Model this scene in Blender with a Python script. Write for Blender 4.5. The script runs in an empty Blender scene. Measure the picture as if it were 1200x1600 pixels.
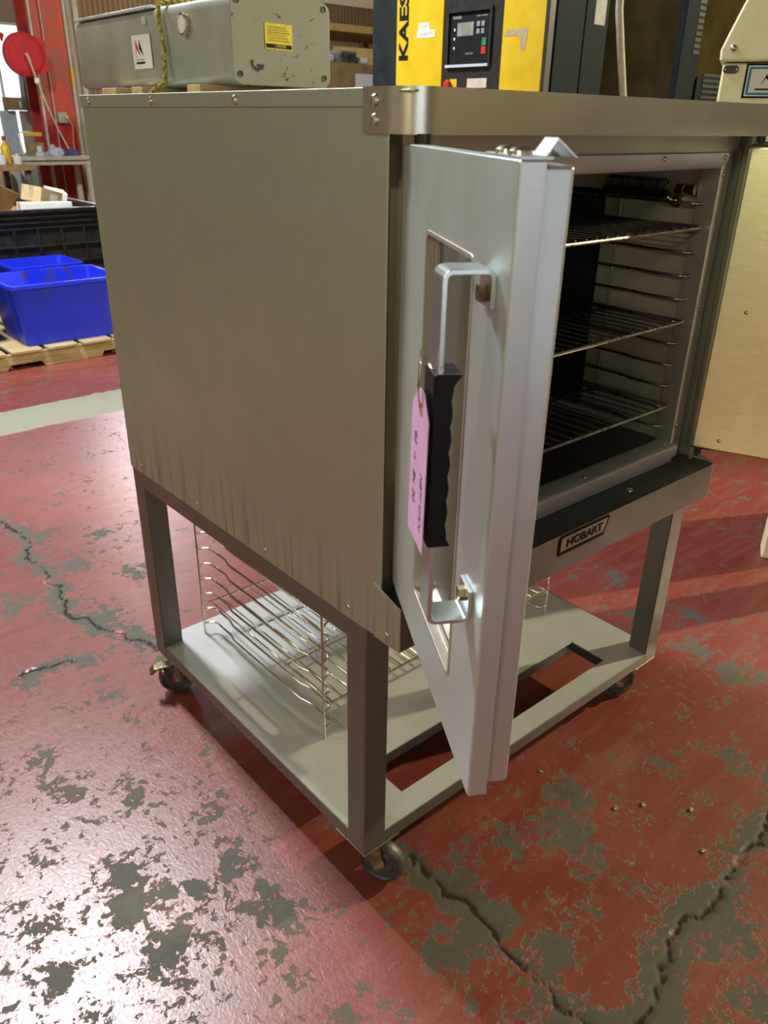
import bpy, bmesh, math, random
import numpy as np
from mathutils import Matrix, Vector
random.seed(7)
SC = bpy.context.scene
COL = SC.collection
PI = math.pi

# ------------------------------------------------------------------ camera
cam_d = bpy.data.cameras.new('camera')
cam = bpy.data.objects.new('camera', cam_d)
COL.objects.link(cam)
R_ = Vector((0.75857, -0.65141, 0.01545)); U_ = Vector((0.27737, 0.34427, 0.89696)); F_ = Vector((0.58961, 0.67613, -0.44183))
cam.matrix_world = Matrix(((R_.x, U_.x, -F_.x, -0.7605), (R_.y, U_.y, -F_.y, -0.9159), (R_.z, U_.z, -F_.z, 1.5391), (0, 0, 0, 1)))
cam_d.sensor_fit = 'AUTO'; cam_d.sensor_width = 36.0
cam_d.lens = 1239.86 * 36.0 / 1600.0
cam_d.clip_start = 0.02; cam_d.clip_end = 200
cam_d.dof.use_dof = True; cam_d.dof.focus_distance = 1.55; cam_d.dof.aperture_fstop = 9.0
SC.camera = cam

# ------------------------------------------------------------------ light
SC.view_settings.view_transform = 'Standard'; SC.view_settings.look = 'None'
SC.view_settings.gamma = 1.0; SC.view_settings.use_curve_mapping = False
SC.view_settings.exposure = 0.0
world = bpy.data.worlds.new('world'); SC.world = world; world.use_nodes = True
bg = world.node_tree.nodes['Background']
bg.inputs[0].default_value = (0.86, 0.94, 1.0, 1); bg.inputs[1].default_value = 3.2

def area(name, loc, target, sx, sy, power, col, spread=180):
    l = bpy.data.lights.new(name, 'AREA'); l.shape = 'RECTANGLE'; l.size = sx; l.size_y = sy
    l.energy = power; l.color = col; l.spread = math.radians(spread)
    o = bpy.data.objects.new(name, l); COL.objects.link(o); o.location = loc
    o.rotation_euler = (Vector(target) - Vector(loc)).to_track_quat('-Z', 'Y').to_euler()
    return o
# ceiling lamps of the hall (cool tubes behind the oven, warm lamp to the right), added fill at front and left
area('ceiling_light_back', (0.05, 3.9, 5.25), (0.05, 3.9, 0), 0.42, 1.2, 660, (0.96, 0.98, 1.0))
area('ceiling_light_far', (4.6, 12.6, 4.6), (2.2, 6.6, 0), 1.0, 1.4, 110, (0.97, 0.97, 1.0), 80)
area('ceiling_light_right', (7.9, -2.4, 4.5), (1.0, 0.0, 0.2), 0.12, 0.12, 950, (1.0, 0.88, 0.56))
area('fill_light_front', (-5.9, -3.0, 3.6), (-5.9, -3.0, 0), 0.6, 1.3, 260, (1.0, 0.94, 0.62))  # added warm fill for the front faces and corner walls
area('fill_light_left', (-4.6, 4.0, 5.3), (-4.6, 4.0, 0), 0.6, 1.3, 190, (1.0, 1.0, 0.80))  # added fill that brightens the left wall for the side panel
def portal(name, loc, target, sx, sy):
    o = area(name, loc, target, sx, sy, 1, (1, 1, 1)); o.data.cycles.is_portal = True
WIN_H = (-1.6, 7.6, 3.7, 5.0)                                 # high window band in the back wall
WIN_F = [(-6.2, -1.6, 0.3, 2.9)]                              # x0,x1,z0,z1 in the front wall
WIN_B = (2.4, 5.0, 0.9, 2.90)
X0, X1, Y0, Y1, ZC = -7.0, 13.0, -7.0, 14.4, 5.6
for x0, x1, z0, z1 in WIN_F: portal('portal_front', ((x0 + x1) / 2, Y0 - .15, (z0 + z1) / 2), ((x0 + x1) / 2, 0, (z0 + z1) / 2), x1 - x0, z1 - z0)
for WB in (WIN_B, WIN_H): portal('portal_back', ((WB[0] + WB[1]) / 2, Y1 + .15, (WB[2] + WB[3]) / 2), ((WB[0] + WB[1]) / 2, 0, (WB[2] + WB[3]) / 2), WB[1] - WB[0], WB[3] - WB[2])

# ------------------------------------------------------------------ materials
class NT:
    def __init__(s, name):
        s.m = bpy.data.materials.new(name); s.m.use_nodes = True
        s.t = s.m.node_tree; s.b = s.t.nodes['Principled BSDF']
    def n(s, typ, **k):
        nd = s.t.nodes.new(typ)
        for a, v in k.items():
            if a.startswith('_'): setattr(nd, a[1:], v)
            else: nd.inputs[a.replace('__', ' ')].default_value = v
        return nd
    def l(s, a, b): s.t.links.new(a, b)
    def coord(s, scale=(1, 1, 1), rot=(0, 0, 0), kind='Object'):
        c = s.n('ShaderNodeTexCoord'); mp = s.n('ShaderNodeMapping'); mp.inputs['Scale'].default_value = scale; mp.inputs['Rotation'].default_value = rot
        s.l(c.outputs[kind], mp.inputs['Vector']); return mp.outputs['Vector']
    def noise(s, vec, scale, detail=4, rough=.55, dist=0):
        nd = s.n('ShaderNodeTexNoise', Scale=scale, Detail=detail, Roughness=rough, Distortion=dist); s.l(vec, nd.inputs['Vector']); return nd.outputs['Fac']
    def ramp(s, fac, stops):
        r = s.n('ShaderNodeValToRGB'); e = r.color_ramp.elements
        while len(e) < len(stops): e.new(.5)
        for i, (p, c) in enumerate(stops): e[i].position = p; e[i].color = (*c, 1) if len(c) == 3 else c
        s.l(fac, r.inputs[0]); return r.outputs[0]
    def math(s, op, a, b=None, clamp=False):
        nd = s.n('ShaderNodeMath', _operation=op); nd.use_clamp = clamp
        for i, v in enumerate((a, b)):
            if v is None: continue
            if isinstance(v, (int, float)): nd.inputs[i].default_value = v
            else: s.l(v, nd.inputs[i])
        return nd.outputs[0]
    def mix(s, fac, a, b):
        nd = s.n('ShaderNodeMix', _data_type='RGBA')
        for i, v in ((0, fac), (6, a), (7, b)):
            if isinstance(v, (int, float)): nd.inputs[i].default_value = v
            elif isinstance(v, tuple): nd.inputs[i].default_value = (*v, 1)
            else: s.l(v, nd.inputs[i])
        return nd.outputs[2]
    def mapr(s, v, a, b, c=0, d=1):
        nd = s.n('ShaderNodeMapRange'); s.l(v, nd.inputs[0])
        for i, x in enumerate((a, b, c, d)): nd.inputs[i + 1].default_value = x
        return nd.outputs[0]
    def bump(s, h, strength, dist=.001):
        nd = s.n('ShaderNodeBump', Strength=strength, Distance=dist); s.l(h, nd.inputs['Height']); s.l(nd.outputs[0], s.b.inputs['Normal']); return nd
    def setb(s, **k):
        for a, v in k.items():
            i = s.b.inputs[a.replace('__', ' ')]
            if isinstance(v, (int, float)): i.default_value = v
            elif isinstance(v, tuple): i.default_value = (*v, 1) if len(v) == 3 else v
            else: s.l(v, i)

def plain(name, col, rough=.5, metal=0.0, var=.12, scale=18, spec=.5, bumpv=0.0):
    s = NT(name); v = s.coord()
    f = s.noise(v, scale, 5)
    c2 = tuple(max(0, x * (1 - var * 2)) for x in col); c1 = tuple(min(1, x * (1 + var)) for x in col)
    s.setb(Base__Color=s.ramp(f, [(.3, c2), (.7, c1)]), Metallic=metal, Specular__IOR__Level=spec)
    s.setb(Roughness=s.mapr(f, .3, .7, max(.02, rough - .06), min(1, rough + .06)))
    if bumpv: s.bump(s.noise(v, scale * 6, 4), bumpv, .002)
    return s.m

def brushed(name, col, rough, brush=(30, 30, 1.0), metal=1.0, var=.10, stain=0.0, smudge=.06):
    s = NT(name)
    f = s.noise(s.coord(brush), 9, 3, .5)
    g = s.noise(s.coord((1, 1, 1)), 5.0, 5, .6)
    c1 = tuple(min(1, x * (1 + var)) for x in col); c2 = tuple(x * (1 - var) for x in col)
    c = s.mix(f, c2, c1)
    c = s.mix(s.mapr(g, .35, .75, 0, .30), c, tuple(x * .62 for x in col))
    r = s.math('ADD', s.mapr(f, .2, .8, rough - .01, rough + .01), s.mapr(g, .3, .7, -smudge, smudge))
    if stain:
        w = s.coord((1, 1, 1)); sx = s.n('ShaderNodeSeparateXYZ'); s.l(w, sx.inputs[0])
        st = s.noise(s.coord((55, 55, 3.0)), 1.0, 5, .6)
        low = s.mapr(sx.outputs[2], .73, .92, 1.0, 0.0)
        k = s.math('MULTIPLY', s.mapr(st, .50, .68, 0, 1), s.math('POWER', low, 1.3), True)
        c = s.mix(s.math('MULTIPLY', k, stain), c, (.045, .035, .022))
        r = s.math('ADD', r, s.math('MULTIPLY', k, .12))
    s.setb(Base__Color=c, Roughness=r, Metallic=metal)
    return s.m

M = {}
M['side'] = brushed('stainless_dull', (.43, .475, .39), .46, (30, 30, 1.2), .80, .07, .55, .04)
M['band'] = brushed('stainless_band', (.50, .465, .41), .30, (1.0, 1.0, 30), 1.0, .025, 0, .02)
M['lower'] = brushed('stainless_lower_panel', (.165, .165, .165), .40, (1.0, 1.0, 30), 1.0, .03)
M['door'] = brushed('stainless_door', (.57, .655, .66), .38, (9, 9, 9), .72, .06, 0, .08)
M['dooredge'] = brushed('stainless_door_edge', (.60, .63, .68), .36, (1.5, 1.5, 60), .68, .04, 0, .03)
M['doorin'] = brushed('stainless_door_liner', (.90, .86, .58), .31, (3, 3, 30), 1.0, .16, 0, .04)
M['frame'] = brushed('stainless_frame', (.52, .49, .42), .40, (20, 20, 2), .75, .08)
M['stile'] = brushed('shaded_stile_steel', (.15, .135, .10), .42, (20, 20, 2), .9, .06)  # base colour carries the shade the open door throws on the flange
M['plate'] = brushed('nameplate_bronze', (.26, .24, .21), .42, (6, 6, 6), .8, .05)
M['sill'] = brushed('stainless_sill', (.50, .545, .59), .38, (1.5, 30, 30), .6, .06)
M['ledge'] = brushed('grey_ledge', (.10, .10, .108), .42, (1.5, 30, 30), .7, .06)
M['liner'] = brushed('cavity_liner', (.50, .46, .36), .42, (3, 20, 20), .5, .12)
M['cavfloor'] = brushed('cavity_floor', (.085, .085, .09), .34, (3, 3, 3), .6, .5)
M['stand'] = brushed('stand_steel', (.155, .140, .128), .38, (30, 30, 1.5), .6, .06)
M['shelf'] = brushed('shelf_steel', (.72, .74, .74), .22, (8, 2, 8), .58, .02, 0, .03)
M['zinc'] = brushed('zinc_handle', (.66, .70, .71), .24, (4, 4, 4), 1.0, .08)
M['chrome'] = plain('chrome_wire', (.74, .70, .60), .14, 1.0, .08, 60)
M['iron'] = plain('blackened_wire', (.035, .033, .030), .36, .7, .3, 50)
M['ironbar'] = plain('worn_rack_bar', (.34, .32, .29), .30, 1.0, .2, 50)
M['screw'] = plain('screw_metal', (.62, .58, .50), .24, 1.0, .1, 80)
M['brass'] = plain('brass', (.30, .25, .15), .3, 1.0, .2, 80)
M['black'] = plain('black_enamel', (.010, .010, .010), .5, 0, .2, 20)
M['rubber'] = plain('black_rubber', (.005, .006, .008), .40, 0, .25, 60, .22, .1)
M['wheel'] = plain('wheel_rubber', (.045, .045, .043), .45, 0, .3, 60, .5, .1)
M['castersteel'] = plain('caster_steel', (.34, .29, .19), .42, .9, .3, 40)
M['pink'] = plain('pink_card', (.58, .33, .58), .75, 0, .05, 60)
M['ink'] = plain('ink', (.03, .02, .06), .7, 0, .1)
M['redring'] = plain('red_reinforcement', (.62, .20, .10), .6, 0, .1)
M['greypaint'] = plain('grey_enamel', (.30, .31, .27), .36, 0, .07, 12, .5, .05)
M['white'] = plain('white_paint', (.78, .78, .76), .5, 0, .04)
M['red'] = plain('red_print', (.62, .05, .035), .5, 0, .05)
M['blackp'] = plain('black_print', (.008, .008, .010), .6, 0, .05, 18, .15)
M['yellowlab'] = plain('yellow_label', (.72, .62, .03), .45, 0, .07, 60)
M['yellowtxt'] = plain('dull_yellow_print', (.44, .37, .03), .5, 0, .2, 200)
M['rope'] = plain('yellow_rope', (.52, .46, .10), .7, 0, .4, 160, .3, .5)
M['yellow'] = plain('yellow_enamel', (.60, .42, .012), .38, 0, .05, 10)
M['anthracite'] = plain('anthracite_panel', (.012, .017, .019), .45, 0, .15, 10, .3, .1)
M['darkpanel'] = plain('dark_controls', (.018, .018, .019), .4, 0, .1, 30)
M['navy'] = plain('dark_blue_cabinet', (.011, .016, .021), .62, 0, .15, 12, .06)
M['lcd'] = plain('display_glass', (.20, .24, .17), .2, 0, .05)
M['btn'] = plain('grey_button', (.22, .23, .25), .4, 0, .1)
M['green'] = plain('green_button', (.02, .22, .09), .35, 0, .05)
M['redbtn'] = plain('red_button', (.50, .03, .02), .3, 0, .05)
M['silver'] = plain('silver_strip', (.62, .72, .80), .3, .3, .05)
M['tape'] = plain('torn_grey_tape', (.36, .29, .20), .6, 0, .1, 40)
M['cream'] = plain('cream_enamel', (.82, .77, .50), .38, 0, .05, 14, .5, .05)
M['bluep'] = plain('blue_print', (.025, .17, .33), .4, 0, .05)
M['blueplastic'] = None
M['binblack'] = plain('black_plastic', (.013, .014, .013), .42, 0, .3, 20, .5, .1)
M['hose'] = plain('grey_hose', (.36, .34, .29), .6, 0, .1, 40)
M['colred'] = plain('red_column_paint', (.46, .030, .018), .45, 0, .25, 7, .5, .1)
M['reelred'] = plain('red_reel_enamel', (.50, .030, .038), .6, 0, .1, 10, .2)
M['conduit'] = plain('pale_conduit', (.56, .50, .40), .5, 0, .1, 20)
M['bandyel'] = plain('yellow_band', (.72, .50, .05), .5, 0, .1)
M['bench'] = plain('cream_bench_paint', (.55, .52, .37), .5, 0, .12, 14)
M['machgrey'] = plain('old_machine_grey', (.17, .165, .14), .5, .2, .4, 10)
M['rag'] = plain('purple_rag', (.12, .08, .22), .9, 0, .3, 30)
M['ragb'] = plain('pale_blue_rag', (.50, .55, .66), .9, 0, .2, 30)
M['orange'] = plain('yellow_liquid', (.75, .48, .02), .35, 0, .1)
M['ply'] = plain('plywood_tan', (.46, .33, .17), .7, 0, .15, 6)
M['box'] = plain('cardboard', (.33, .215, .10), .8, 0, .15, 10, .3, .1)
M['boxlt'] = plain('light_cardboard', (.52, .39, .20), .8, 0, .1, 10, .3, .1)
M['crate'] = plain('cream_crate', (.60, .45, .21), .6, 0, .1, 10)
M['backdrop'] = plain('dark_brown_board', (.034, .025, .010), .9, 0, .2, 5, .0)  # near-black brown, darkness of the machine gap put into the colour
M['wallp'] = plain('wall_paint', (.32, .30, .23), .8, 0, .08, 1.2, .3)
M['wallc'] = plain('ceiling_paint', (.17, .16, .13), .85, 0, .08, 1.0, .3)
M['winframe'] = plain('window_frame_paint', (.55, .55, .52), .5, 0, .06)

def mk_blue():
    s = NT('blue_plastic'); v = s.coord()
    f = s.noise(v, 3.2, 6, .7)
    st = s.noise(s.coord((5, 5, 2.2)), 1.3, 6, .7)
    k = s.mapr(st, .585, .62, 0, 1)
    c = s.mix(f, (.006, .018, .50), (.010, .035, .70)); c = s.mix(k, c, (.035, .032, .035))
    s.setb(Base__Color=c, Roughness=s.mapr(k, 0, 1, .36, .7)); return s.m
M['blueplastic'] = mk_blue()

def mk_wood(name, a, b, sc=(2, 26, 26)):
    s = NT(name); f = s.noise(s.coord(sc), 1.6, 6, .65, .6)
    s.setb(Base__Color=s.ramp(f, [(.25, a), (.75, b)]), Roughness=.75, Specular__IOR__Level=.25); s.bump(f, .25, .003); return s.m
M['palletwood'] = mk_wood('pallet_wood', (.17, .12, .055), (.42, .33, .18))
M['blockwood'] = mk_wood('block_wood', (.45, .30, .14), (.66, .48, .26))
M['beamwood'] = mk_wood('rack_timber', (.34, .21, .08), (.58, .40, .18), (20, 20, 2))

def mk_scuffed():
    s = NT('scuffed_grey_enamel'); v = s.coord()
    f = s.noise(v, 9, 6, .7); k = s.mapr(s.noise(s.coord((1, 1, 1.6)), 26, 6, .7, .6), .615, .64, 0, 1)
    c = s.mix(f, (.24, .24, .21), (.34, .34, .30)); c = s.mix(k, c, (.02, .02, .018))
    s.setb(Base__Color=c, Roughness=s.mapr(k, 0, 1, .38, .7)); return s.m
M['scuffed'] = mk_scuffed()

def mk_glass(name, col=(.80, .88, .86), rough=.03):
    s = NT(name); f = s.noise(s.coord((1, 1, .4)), 6, 5, .6)
    s.setb(Base__Color=col, Transmission__Weight=1.0, IOR=1.45, Roughness=s.mapr(f, .3, .8, rough, rough + .12)); return s.m
M['glass'] = mk_glass('door_glass')
M['clear'] = mk_glass('window_glass', (.95, .97, .97), .0)

def mk_ribbed():
    s = NT('ribbed_wall_panel')
    w = s.n('ShaderNodeTexWave', Scale=3.4, Distortion=.3, Detail=2.0); w.wave_type = 'BANDS'; w.bands_direction = 'X'
    s.l(s.coord(), w.inputs['Vector'])
    f = s.noise(s.coord(), 2.0, 4)
    c = s.mix(w.outputs['Fac'], (.40, .29, .16), (.74, .58, .36)); c = s.mix(s.mapr(f, .3, .8, 0, .5), c, (.60, .52, .38))
    s.setb(Base__Color=c, Roughness=.75); return s.m
M['ribbed'] = mk_ribbed()

def mk_floor():
    s = NT('worn_red_floor_paint'); v = s.coord()
    at = lambda nm: (lambda a: (setattr(a, 'attribute_name', nm), a.outputs['Fac'])[1])(s.n('ShaderNodeAttribute'))
    wear, crack = at('wear'), at('crack')
    big = s.noise(v, 1.1, 4, .6); mid = s.noise(v, 11.0, 8, .68, .5); fine = s.noise(v, 42.0, 6, .7, .4); micro = s.noise(v, 95, 5, .65, .8)
    streak = s.noise(s.coord((3.2, 26, 1), (0, 0, .5)), 1.0, 6, .7)
    red = s.mix(s.mapr(big, .3, .7), (.125, .021, .012), (.165, .040, .030))
    red = s.mix(s.mapr(streak, .45, .75, 0, .42), red, (.22, .095, .078))
    red = s.mix(s.mapr(micro, .4, .8, 0, .10), red, (.16, .03, .018))
    conc = s.mix(fine, (.046, .045, .034), (.100, .096, .075))
    # flaked paint: small flakes where the foot traffic is, larger bare patches at the joints
    chip = s.math('ADD', s.math('MULTIPLY', mid, .50), s.math('MULTIPLY', fine, .50))
    chip = s.math('ADD', chip, s.math('MULTIPLY', wear, .135))
    chip = s.math('ADD', chip, s.math('MULTIPLY', s.math('SUBTRACT', big, .5), .10))
    k = s.mapr(chip, .563, .586, 0, 1)
    c = s.mix(k, red, conc)
    c = s.mix(s.mapr(crack, .12, .55, 0, .92), c, (.022, .016, .010))
    # bare concrete strip that crosses the hall
    sx = s.n('ShaderNodeSeparateXYZ'); s.l(v, sx.inputs[0])
    yy = s.math('ADD', sx.outputs[1], s.math('MULTIPLY', s.math('SUBTRACT', mid, .5), .10))
    strip = s.math('LESS_THAN', s.math('ABSOLUTE', s.math('SUBTRACT', yy, 3.615)), .20)
    c = s.mix(strip, c, s.mix(fine, (.16, .16, .115), (.24, .235, .18)))
    kk = s.math('MAXIMUM', k, strip)
    s.setb(Base__Color=c, Specular__IOR__Level=s.mapr(kk, 0, 1, .60, .18))
    rr = s.math('ADD', s.mapr(kk, 0, 1, .33, .60), s.mapr(micro, .3, .7, -.06, .08)); s.setb(Roughness=s.math('ADD', rr, s.math('MULTIPLY', crack, .5), True))
    wr = s.noise(s.coord((1.6, .8, 1), (0, 0, .4)), 55, 4, .6, 1.2)
    h = s.math('SUBTRACT', s.math('ADD', s.math('MULTIPLY', micro, .25), s.math('MULTIPLY', wr, .6)), s.math('MULTIPLY', kk, .7))
    h = s.math('ADD', h, s.math('MULTIPLY', s.mapr(wear, .3, 1.0, 0, .5), s.math('MULTIPLY', fine, micro)))
    s.bump(h, .42, .0018)
    return s.m
M['floor'] = mk_floor()

# ------------------------------------------------------------------ mesh helpers
def NB(): return bmesh.new()
def box(bm, a, b, mtx=None):
    vs = [bm.verts.new((x, y, z)) for x in (a[0], b[0]) for y in (a[1], b[1]) for z in (a[2], b[2])]
    for f in ((0, 1, 3, 2), (4, 6, 7, 5), (0, 4, 5, 1), (2, 3, 7, 6), (0, 2, 6, 4), (1, 5, 7, 3)): bm.faces.new([vs[i] for i in f])
    if mtx is not None: bmesh.ops.transform(bm, matrix=mtx, verts=vs)
    return vs
def prism(bm, pts, h0, h1, axis='z', mtx=None):
    """outline pts (2D) extruded along axis between h0 and h1"""
    def P(p, h):
        if axis == 'z': return (p[0], p[1], h)
        if axis == 'y': return (p[0], h, p[1])
        return (h, p[0], p[1])
    a = [bm.verts.new(P(p, h0)) for p in pts]; b = [bm.verts.new(P(p, h1)) for p in pts]
    bm.faces.new(a); bm.faces.new(b[::-1])
    n = len(pts)
    for i in range(n): bm.faces.new((a[i], b[i], b[(i + 1) % n], a[(i + 1) % n]))
    if mtx is not None: bmesh.ops.transform(bm, matrix=mtx, verts=a + b)
def tube(bm, path, r, seg=8, closed=False):
    path = [Vector(p) for p in path]; n = len(path); rings = []
    up = None
    for i, p in enumerate(path):
        if closed: t = (path[(i + 1) % n] - path[i - 1])
        else: t = path[min(i + 1, n - 1)] - path[max(i - 1, 0)]
        t.normalize()
        if up is None: up = t.orthogonal().normalized()
        up = (up - t * up.dot(t))
        up = up.normalized() if up.length > 1e-6 else t.orthogonal().normalized()
        w = t.cross(up)
        rr = r[i] if isinstance(r, (list, tuple)) else r
        rings.append([bm.verts.new(p + (up * math.cos(2 * PI * k / seg) + w * math.sin(2 * PI * k / seg)) * rr) for k in range(seg)])
    m = n if closed else n - 1
    for i in range(m):
        A, B = rings[i], rings[(i + 1) % n]
        for k in range(seg): bm.faces.new((A[k], A[(k + 1) % seg], B[(k + 1) % seg], B[k]))
    if not closed: bm.faces.new(rings[0][::-1]); bm.faces.new(rings[-1])
def lathe(bm, prof, mtx=None, seg=20):
    """prof: (r, z) pairs around local z"""
    rings = []; allv = []
    for r, z in prof:
        if r < 1e-6: v = [bm.verts.new((0, 0, z))]
        else: v = [bm.verts.new((r * math.cos(2 * PI * k / seg), r * math.sin(2 * PI * k / seg), z)) for k in range(seg)]
        rings.append(v); allv += v
    for A, B in zip(rings, rings[1:]):
        for k in range(seg):
            if len(A) == 1 and len(B) == 1: continue
            if len(A) == 1: bm.faces.new((A[0], B[k], B[(k + 1) % seg]))
            elif len(B) == 1: bm.faces.new((A[k], A[(k + 1) % seg], B[0]))
            else: bm.faces.new((A[k], A[(k + 1) % seg], B[(k + 1) % seg], B[k]))
    if len(rings[0]) > 1: bm.faces.new(rings[0][::-1])
    if len(rings[-1]) > 1: bm.faces.new(rings[-1])
    if mtx is not None: bmesh.ops.transform(bm, matrix=mtx, verts=allv)
def rrect(x0, x1, y0, y1, r, n=5):
    out = []
    for cx, cy, a0 in ((x1 - r, y1 - r, 0), (x0 + r, y1 - r, 90), (x0 + r, y0 + r, 180), (x1 - r, y0 + r, 270)):
        for i in range(n + 1):
            a = math.radians(a0 + 90 * i / n); out.append((cx + r * math.cos(a), cy + r * math.sin(a)))
    return out
def ring_prism(bm, outer, inner, h0, h1, axis='z'):
    def P(p, h):
        return (p[0], p[1], h) if axis == 'z' else ((p[0], h, p[1]) if axis == 'y' else (h, p[0], p[1]))
    n = len(outer)
    oa = [bm.verts.new(P(p, h0)) for p in outer]; ob = [bm.verts.new(P(p, h1)) for p in outer]
    ia = [bm.verts.new(P(p, h0)) for p in inner]; ib = [bm.verts.new(P(p, h1)) for p in inner]
    for i in range(n):
        j = (i + 1) % n
        bm.faces.new((oa[i], oa[j], ia[j], ia[i])); bm.faces.new((ob[i], ib[i], ib[j], ob[j]))
        bm.faces.new((oa[i], ob[i], ob[j], oa[j])); bm.faces.new((ia[i], ia[j], ib[j], ib[i]))
def ribbon(bm, path, thick, z0, z1):
    """sheet that follows a 2D path (left offset = inside) between z0 and z1"""
    P = [Vector((p[0], p[1])) for p in path]; nrm = []
    for i in range(len(P)):
        t = (P[min(i + 1, len(P) - 1)] - P[max(i - 1, 0)]).normalized(); nrm.append(Vector((-t.y, t.x)))
    Q = [p + n * thick for p, n in zip(P, nrm)]
    prism(bm, [tuple(p) for p in P] + [tuple(q) for q in reversed(Q)], z0, z1)

WM = {}
def finish(bm, mtx=None):
    if mtx is not None: bmesh.ops.transform(bm, matrix=mtx, verts=bm.verts)
    bmesh.ops.recalc_face_normals(bm, faces=bm.faces)
    me = bpy.data.meshes.new('mesh'); bm.to_mesh(me); bm.free(); return me
def obj(name, bm, mat, parent=None, bevel=0, smooth=False, mtx=None, local=False, seg=2, matrix=None, label=None):
    me = finish(bm, mtx) if isinstance(bm, bmesh.types.BMesh) else bm
    me.name = name
    if not me.materials: me.materials.append(M[mat] if isinstance(mat, str) else mat)
    o = bpy.data.objects.new(name, me); COL.objects.link(o)
    mw = matrix if matrix is not None else Matrix()
    if parent is not None:
        o.parent = parent
        if not local: o.matrix_parent_inverse = WM[parent].inverted(); o.matrix_basis = mw; WM[o] = mw
        else: o.matrix_basis = mw; WM[o] = WM[parent] @ mw
    else: o.matrix_basis = mw; WM[o] = mw
    if smooth:
        for p in me.polygons: p.use_smooth = True
        if smooth != 'all': me.set_sharp_from_angle(angle=math.radians(38))
    if bevel:
        b = o.modifiers.new('bevel', 'BEVEL'); b.width = bevel; b.segments = seg; b.limit_method = 'ANGLE'; b.angle_limit = math.radians(40)
        for p in me.polygons: p.use_smooth = True
        me.set_sharp_from_angle(angle=math.radians(50)); b.harden_normals = True
    if label: o['label'] = label
    return o
def thing(name, label, cat, loc=(0, 0, 0), rotz=0, group=None):
    o = bpy.data.objects.new(name, None); COL.objects.link(o); o.empty_display_size = .1
    m = Matrix.Translation(loc) @ Matrix.Rotation(rotz, 4, 'Z'); o.matrix_basis = m; WM[o] = m
    return tag(o, label, cat, group)
def tag(o, label, cat, group=None):
    o['label'] = label; o['category'] = cat
    if group: o['group'] = group
    return o
def struct(o): o['kind'] = 'structure'; return o
def copy_tree(root, matrix, label, group=None):
    r = root.copy(); COL.objects.link(r); r.matrix_basis = matrix; WM[r] = matrix; r['label'] = label
    if group: r['group'] = group
    for ch in root.children:
        c = ch.copy(); COL.objects.link(c); c.parent = r
        for g in ch.children:
            d = g.copy(); COL.objects.link(d); d.parent = c
    return r
def text_mesh(txt, size, depth=.0006, bold=0.0, align='LEFT', shear=0, sx=1.0):
    cu = bpy.data.curves.new('text', 'FONT'); cu.body = txt; cu.size = size; cu.extrude = depth; cu.offset = bold; cu.align_x = align; cu.shear = shear
    cu.resolution_u = 3
    ob = bpy.data.objects.new('text', cu); COL.objects.link(ob)
    dg = bpy.context.evaluated_depsgraph_get(); me = bpy.data.meshes.new_from_object(ob.evaluated_get(dg))
    bpy.data.objects.remove(ob); bpy.data.curves.remove(cu)
    if sx != 1.0: me.transform(Matrix.Diagonal((sx, 1, 1, 1)))
    me.materials.clear(); return me
def frame(o, x, y, z):
    """matrix whose local axes are the given world vectors"""
    x, y, z = Vector(x).normalized(), Vector(y).normalized(), Vector(z).normalized()
    return Matrix(((x.x, y.x, z.x, o[0]), (x.y, y.y, z.y, o[1]), (x.z, y.z, z.z, o[2]), (0, 0, 0, 1)))
def dome_mesh(r, h):
    bm = NB(); lathe(bm, [(r, 0), (r * .92, h * .45), (r * .6, h * .85), (0, h)], seg=14); me = finish(bm)
    for p in me.polygons: p.use_smooth = True
    return me
def screw_mesh(r, h):
    bm = NB(); lathe(bm, [(r, 0), (r * .95, h * .4), (r * .62, h * .9), (r * .25, h), (0, h * .75)], seg=14)
    box(bm, (-r * .6, -r * .09, h * .80), (r * .6, r * .09, h * 1.02)); box(bm, (-r * .09, -r * .6, h * .80), (r * .09, r * .6, h * 1.02)); return finish(bm)
RIVET = dome_mesh(.0048, .0034); RIVET.materials.append(M['screw'])
SCREW = screw_mesh(.0078, .0048); SCREW.materials.append(M['screw'])
def stud(parent, pos, nrm, me=RIVET, name='rivet', local=False):
    n = Vector(nrm).normalized(); q = n.to_track_quat('Z', 'X').to_matrix().to_4x4()
    return obj(name, me, 'screw', parent, matrix=Matrix.Translation(pos) @ q, local=local)

# ------------------------------------------------------------------ the hall
CR = [
 [(-0.10, 2.9), (-0.027, 2.386), (-0.011, 2.275), (0.005, 2.119), (-0.04, 2.022), (-0.026, 1.902), (-0.042, 1.793), (-0.022, 1.719), (-0.061, 1.585), (-0.078, 1.511), (-0.045, 1.454), (-0.031, 1.392), (0.011, 1.324), (0.045, 1.226), (0.077, 1.154), (0.1, 0.962), (0.13, .7)],
 [(1.2, -.42), (0.892, -0.477), (0.817, -0.49), (0.732, -0.478), (0.639, -0.512), (0.58, -0.498), (0.508, -0.486), (0.435, -0.492), (0.357, -0.51), (0.3, -0.539), (0.237, -0.55), (.16, -.62)],
 [(0.158, 0.025), (0.15, -0.048), (0.166, -0.164), (0.173, -0.214), (0.149, -0.271), (0.143, -0.329), (0.151, -0.38), (0.145, -0.432), (0.148, -0.475), (.17, -.62)],
 [(-0.299, 1.27), (-0.229, 1.275), (-0.152, 1.241)]]
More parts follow.
